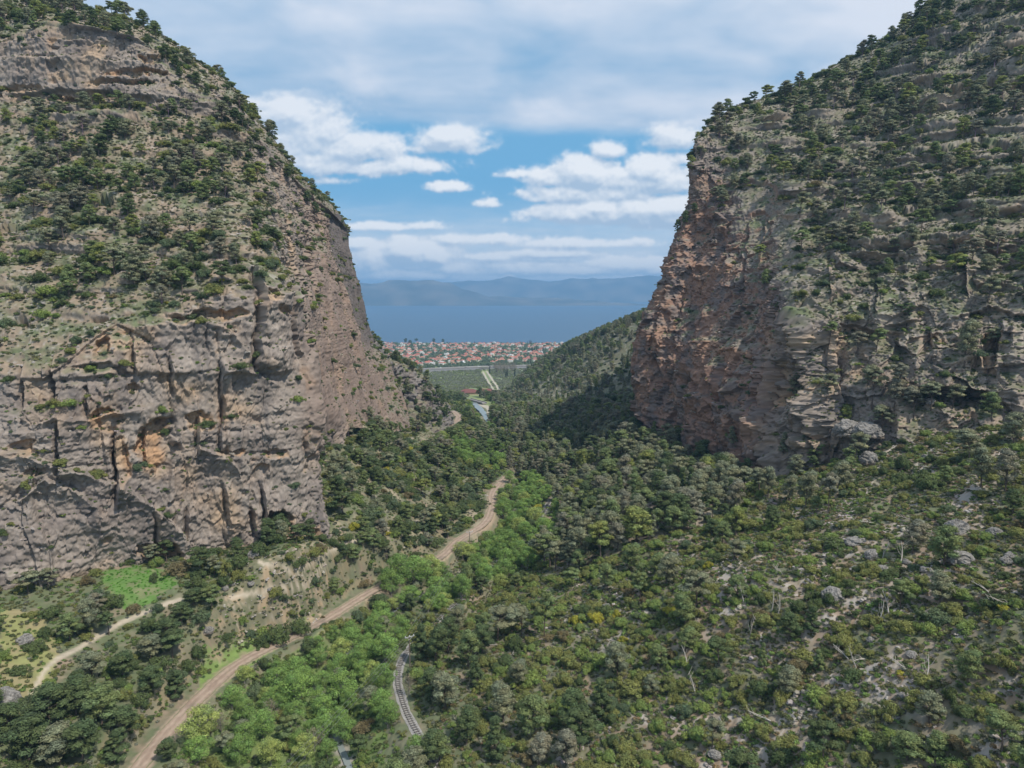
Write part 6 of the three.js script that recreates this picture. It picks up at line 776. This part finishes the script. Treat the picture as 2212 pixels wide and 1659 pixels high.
{ // more houses, past what can be counted one by one
  const r = rng(771), pts = [], roofC = [[0.42, 0.155, 0.115], [0.35, 0.125, 0.10], [0.46, 0.21, 0.145]], geo = mergeGeometries([plainCol(plain3(new THREE.BoxGeometry(9, 4.4, 8).translate(0, 1.7, 0)), [1, 1, 1]), plainCol(prismRoof(9, 8, 2.2).translate(0, 3.9, 0), [0.62, 0.225, 0.165])].map((g) => { g.deleteAttribute('normal'); g.computeVertexNormals(); return g; }));
  for (let k = 0; k < 6000 && pts.length < 230; k++) { const px = 812 + r() * 420, py = 742 + 48 * Math.pow(r(), 1.3), p = plainHit(px, py); if (py > 790 - 0.035 * (px - 880) || -p.z > 2850 || (fbm(px / 34, py / 9, 4.4, 3) < -0.15 && py > 748) || houses.some((h) => (h[0] - p.x) ** 2 + (h[2] - p.z) ** 2 < 121) || pts.some((h) => (h.x - p.x) ** 2 + (h.z - p.z) ** 2 < 100)) continue; pts.push(p); }
  const im = new THREE.InstancedMesh(geo, new THREE.MeshStandardMaterial({ color: new THREE.Color().setRGB(0.68, 0.64, 0.58), vertexColors: true, roughness: 0.9 }), pts.length); im.name = 'town_houses';
  pts.forEach((p, i) => { const s = 0.75 + 0.5 * r(), t = 0.8 + 0.3 * r(); M4.compose(T4.set(p.x, p.y, p.z), Q4.setFromAxisAngle(UPV, 0.15 + r() * 0.5 + (r() < 0.5 ? 1.57 : 0)), S4.set(s, 0.85 + 0.4 * r(), s)); im.setMatrixAt(i, M4); im.setColorAt(i, COL.setRGB(t, t * (0.92 + 0.08 * r()), t * (0.86 + 0.1 * r()))); });
  im.castShadow = im.receiveShadow = true; im.userData.kind = 'stuff'; tag(im, 'small red-roofed houses packed between the larger ones of the town', 'houses'); scene.add(im); for (const p of pts) houses.push([p.x, p.y, p.z]);
}
{ // the restaurant by the lane, its white canopy and garden wall
  const p = plainHit(1031, 851), o = thing('restaurant', 'low restaurant with several dark red tiled roofs beside the canal lanes', 'building', [p.x, p.y, p.z], 0.08);
  for (const [x, z, w, d, h] of [[-11, -6, 20, 9, 3.6], [11, -5, 20, 9, 3.9], [-4, 5, 26, 8, 3], [14, 6, 13, 8, 3.2]]) { part('wall', new THREE.BoxGeometry(w, h + 1, d).translate(x, (h - 1) / 2, z), mat(0.4, 0.3, 0.25), o); part('roof', prismRoof(w, d, 2.6, 0.8).translate(x, h, z), mat(0.17, 0.07, 0.06), o); }
  const q = plainHit(1041, 857), c = thing('canopy', 'white peaked canopy on the grass below the restaurant', 'canopy', [q.x, q.y, q.z], 0.3); part('roof', new THREE.ConeGeometry(5.5, 2.6, 4).rotateY(0.78).translate(0, 4, 0), mat(0.82, 0.81, 0.78), c); for (const [x, z] of [[-3, -3], [3, -3], [3, 3], [-3, 3]]) part('post', new THREE.CylinderGeometry(0.1, 0.1, 3.2, 6).translate(x, 1.4, z), concrete, c);
  const a = plainHit(998, 849), b = plainHit(1019, 848.5), d = b.clone().sub(a), w = thing('garden_wall', 'pale garden wall running up to the restaurant', 'wall', [(a.x + b.x) / 2, a.y, (a.z + b.z) / 2], -Math.atan2(d.z, d.x)); part('wall', new THREE.BoxGeometry(d.length() * 1.1, 2, 0.4).translate(0, 0.8, 0), concrete, w);
  const s1 = plainHit(1002, 785), shed = thing('greenhouse', 'long low white greenhouse beside the motorway', 'greenhouse', [s1.x, s1.y, s1.z], 0.1); part('roof', new THREE.CylinderGeometry(4, 4, 46, 14, 1, false, 0, Math.PI).rotateX(Math.PI / 2).rotateZ(Math.PI / 2).rotateX(0).translate(0, 1, 0), mat(0.75, 0.75, 0.73), shed);
}
// cars on the motorway
const carBase = {};
[[884, 'dark', 0.2, 5], [952, 'white', 0.35, -5], [1038, 'white', 0.5, -5], [1003, 'dark', 0.45, 5]].forEach(([px, tone, t, lane], i) => {
  let best = 0, bd = 1e9; for (let k = 0; k <= 100; k++) { const p = MW.getPointAt(k / 100), q = proj(p.x, p.y, p.z)[0]; if (Math.abs(q - px) < bd) { bd = Math.abs(q - px); best = k / 100; } }
  const p = MW.getPointAt(best), d = MW.getTangentAt(best); let o;
  if (carBase[tone]) { o = carBase[tone].clone(); o.name = numbered('car'); scene.add(o); } else { o = thing('car', '', 'car'); const paint = tone === 'dark' ? mat(0.04, 0.045, 0.05, 0.35) : mat(0.75, 0.75, 0.75, 0.35), sh = new THREE.Shape(); sh.moveTo(-2.2, 0.3); sh.lineTo(2.2, 0.3); sh.lineTo(2.2, 0.8); sh.lineTo(1.2, 0.95); sh.lineTo(0.6, 1.45); sh.lineTo(-1.3, 1.48); sh.lineTo(-2.1, 1.0); part('body', new THREE.ExtrudeGeometry(sh, { depth: 1.6, bevelSize: 0.06, bevelThickness: 0.06, bevelSegments: 1 }).translate(0, 0, -0.8), paint, o); part('windscreen', new THREE.BoxGeometry(0.05, 0.5, 1.4).rotateZ(0.85).translate(1.0, 1.22, 0), panes, o); for (const [x, z] of [[-1.35, -0.78], [-1.35, 0.78], [1.35, -0.78], [1.35, 0.78]]) part('wheel', new THREE.CylinderGeometry(0.33, 0.33, 0.22, 12).rotateX(Math.PI / 2).translate(x, 0.33, z), mat(0.03, 0.03, 0.03), o); carBase[tone] = o; }
  o.position.set(p.x - d.z * lane, p.y + 0.02, p.z + d.x * lane); o.rotation.y = -Math.atan2(d.z, d.x); tag(o, `${tone} car on the motorway, ${['nearest the rocky spur', 'second from the spur', 'nearest the canal underpass', 'between greenhouse and spur'][i]}`, 'car', 'cars on the motorway');
});
// cypresses, poplars and shore trees of the plain
const zp = (zx, zy) => [(1800 + zx * 0.2049) / 1.8083, (1310 + zy * 0.2049) / 1.8083];
const CYP = [[265, 190, 17], [785, 318, 14], [812, 320, 18], [725, 305, 11], [1268, 165, 13], [1310, 168, 17], [1332, 168, 18], [1352, 168, 15], [1285, 305, 13], [1312, 318, 16], [1345, 322, 18], [1366, 322, 20], [1405, 318, 16], [1440, 322, 24], [1530, 312, 14], [1560, 328, 20], [1578, 328, 18], [1515, 368, 14], [1620, 322, 11], [1710, 325, 14], [1860, 280, 16], [1800, 305, 10], [550, 738, 19], [525, 640, 14], [675, 722, 12], [685, 472, 12], [825, 732, 15], [860, 815, 17], [888, 800, 16], [1030, 800, 19], [1210, 548, 10], [1275, 548, 9], [1328, 548, 11], [1170, 612, 9]];
CYP.forEach(([zx, zy, h], i) => { const [px, py] = zp(zx, zy), p = plainHit(px, py), o = { k: 'cypress', s: i % 2, t: 0, x: p.x, y: p.y, z: p.z, h: h / 12, w: h / 12 * 0.9, r: i, H: h, W: 1.5 }; const g = plant(o); const where = zy < 200 ? (zx < 400 ? 'alone tallest on the shore skyline' : 'in the dark trio on the shore') : zy < 335 ? (zx < 900 ? 'in the small group of the town middle' : zx < 1500 ? 'in the long dark row in town' : 'in the second dark row in town') : zy < 480 ? 'in front of the town row' : zy < 620 ? 'in the trio by a white house' : zx < 600 ? 'beside the motorway underpass' : 'in the grove of poplars by the canal'; const n = seenLab['c' + where] = (seenLab['c' + where] || 0) + 1; tag(g, `dark slender cypress ${where}, ${ORD[n - 1]} towards the wooded hill`, 'tree', GROUPS.cypress); });
{ const r = rng(909); for (let i = 0; i < 14; i++) { const [px, py] = zp(640 + 30 * i + 12 * r(), 640 + (i % 3) * 45 + 20 * r()), p = plainHit(px, py), g = plant({ k: 'bare', s: i % 2, t: 0, x: p.x, y: p.y, z: p.z, h: 2.1 + 0.5 * r(), w: 1.25, r: i }); tag(g, `grey leafless poplar in the grove beside the canal, ${ORD[i]} from the underpass`, 'tree', 'poplars by the canal'); } }
[[740, 172, 20, 9], [985, 162, 18, 10], [1355, 170, 20, 8], [1555, 175, 18, 8], [840, 178, 14, 9]].forEach(([zx, zy, h, w], i) => { const p = plainHit((1450 + zx * 0.1808) / 1.8083, (1310 + zy * 0.1808) / 1.8083), g = plant({ k: 'pine', s: i === 1 ? 2 : 0, t: 2, x: p.x, y: p.y, z: p.z, h: h / 8, w: w / 2.9, r: i }); tag(g, ['tall dark tree nearest the cliff on the shore skyline', 'broad flat-topped pine on the shore skyline', 'high dark round tree on the shore skyline mid-town', 'dark spreading tree beside the round one on the shore', 'low dark tree next to the flat-topped shore pine'][i], 'tree'); });
{ // olive grove and garden trees: masses
  const r = rng(606), put = (name, label, cat, pts, tones, seed) => { const sh = SHAPES.shrub[seed % 3].crown, im = new THREE.InstancedMesh(sh, leafMat(0.1, 0.1, 0.1), pts.length); im.name = numbered(name); pts.forEach((p, i) => { const c = tones[Math.floor(r() * tones.length)], v = 0.8 + 0.4 * r(); M4.compose(T4.set(p.x, p.y - 0.3, p.z), Q4.setFromAxisAngle(UPV, r() * 6.28), S4.set(p.s, p.s * p.q, p.s)); im.setMatrixAt(i, M4); im.setColorAt(i, COL.setRGB(c[0] * 10 * v, c[1] * 10 * v, c[2] * 10 * v)); }); im.castShadow = im.receiveShadow = true; im.userData.kind = 'stuff'; tag(im, label, cat); scene.add(im); };
  const grove = [], garden = [];
  for (let i = 0; i < 9000; i++) { const px = 850 + r() * 330, py = 797 + r() * 62, p = plainHit(px, py); if (-p.z < 790) continue; if (polyDist(px, py, [[1051, 802], [1074, 836], [1079, 846]]) < 4 || polyDist(px, py, [[1043, 803], [1063, 838], [1072, 848], [1094, 858]]) < 4 || (Math.abs(px - 1033) < 22 && py > 838 && py < 860)) continue; if (r() > 0.35 + 1.2 * Math.max(0, 0.35 + fbm(p.x / 60, p.z / 60, 2, 3)) * (py < 845 ? 1 : 0.4)) continue; p.s = 1.5 + r() * 1.3; p.q = 1.3; grove.push(p); }
  for (let i = 0; i < 9000; i++) { const px = 800 + r() * 460, py = 742 + 54 * Math.pow(r(), 1.1), p = plainHit(px, py); if (-p.z > 2860 || houses.some((h) => Math.abs(h[0] - p.x) < 9 && Math.abs(h[2] - p.z) < 11) || py > 797 - 0.035 * (px - 880)) continue; p.s = 1.6 + r() * r() * 3.2; p.q = 1.5 + r() * 0.6; garden.push(p); }
  put('olive_grove', 'grey-green olive grove covering the plain before the motorway', 'olive grove', grove, [[0.22, 0.245, 0.175], [0.19, 0.22, 0.15], [0.25, 0.27, 0.20], [0.22, 0.27, 0.10]], 0); put('garden_trees', 'garden trees filling the town between the houses', 'trees', garden, [[0.14, 0.185, 0.11], [0.18, 0.21, 0.14], [0.12, 0.16, 0.085], [0.19, 0.24, 0.11]], 1);
}

{ let n = 0; const seen = new Set(); scene.traverse((o) => { if (o.isMesh && !seen.has(o.geometry.uuid)) { seen.add(o.geometry.uuid); n += (o.geometry.index ? o.geometry.index.count : o.geometry.attributes.position.count) / 3; } }); if (n > 3e6) console.log('triangles', Math.round(n)); }
renderer.render(scene, camera);
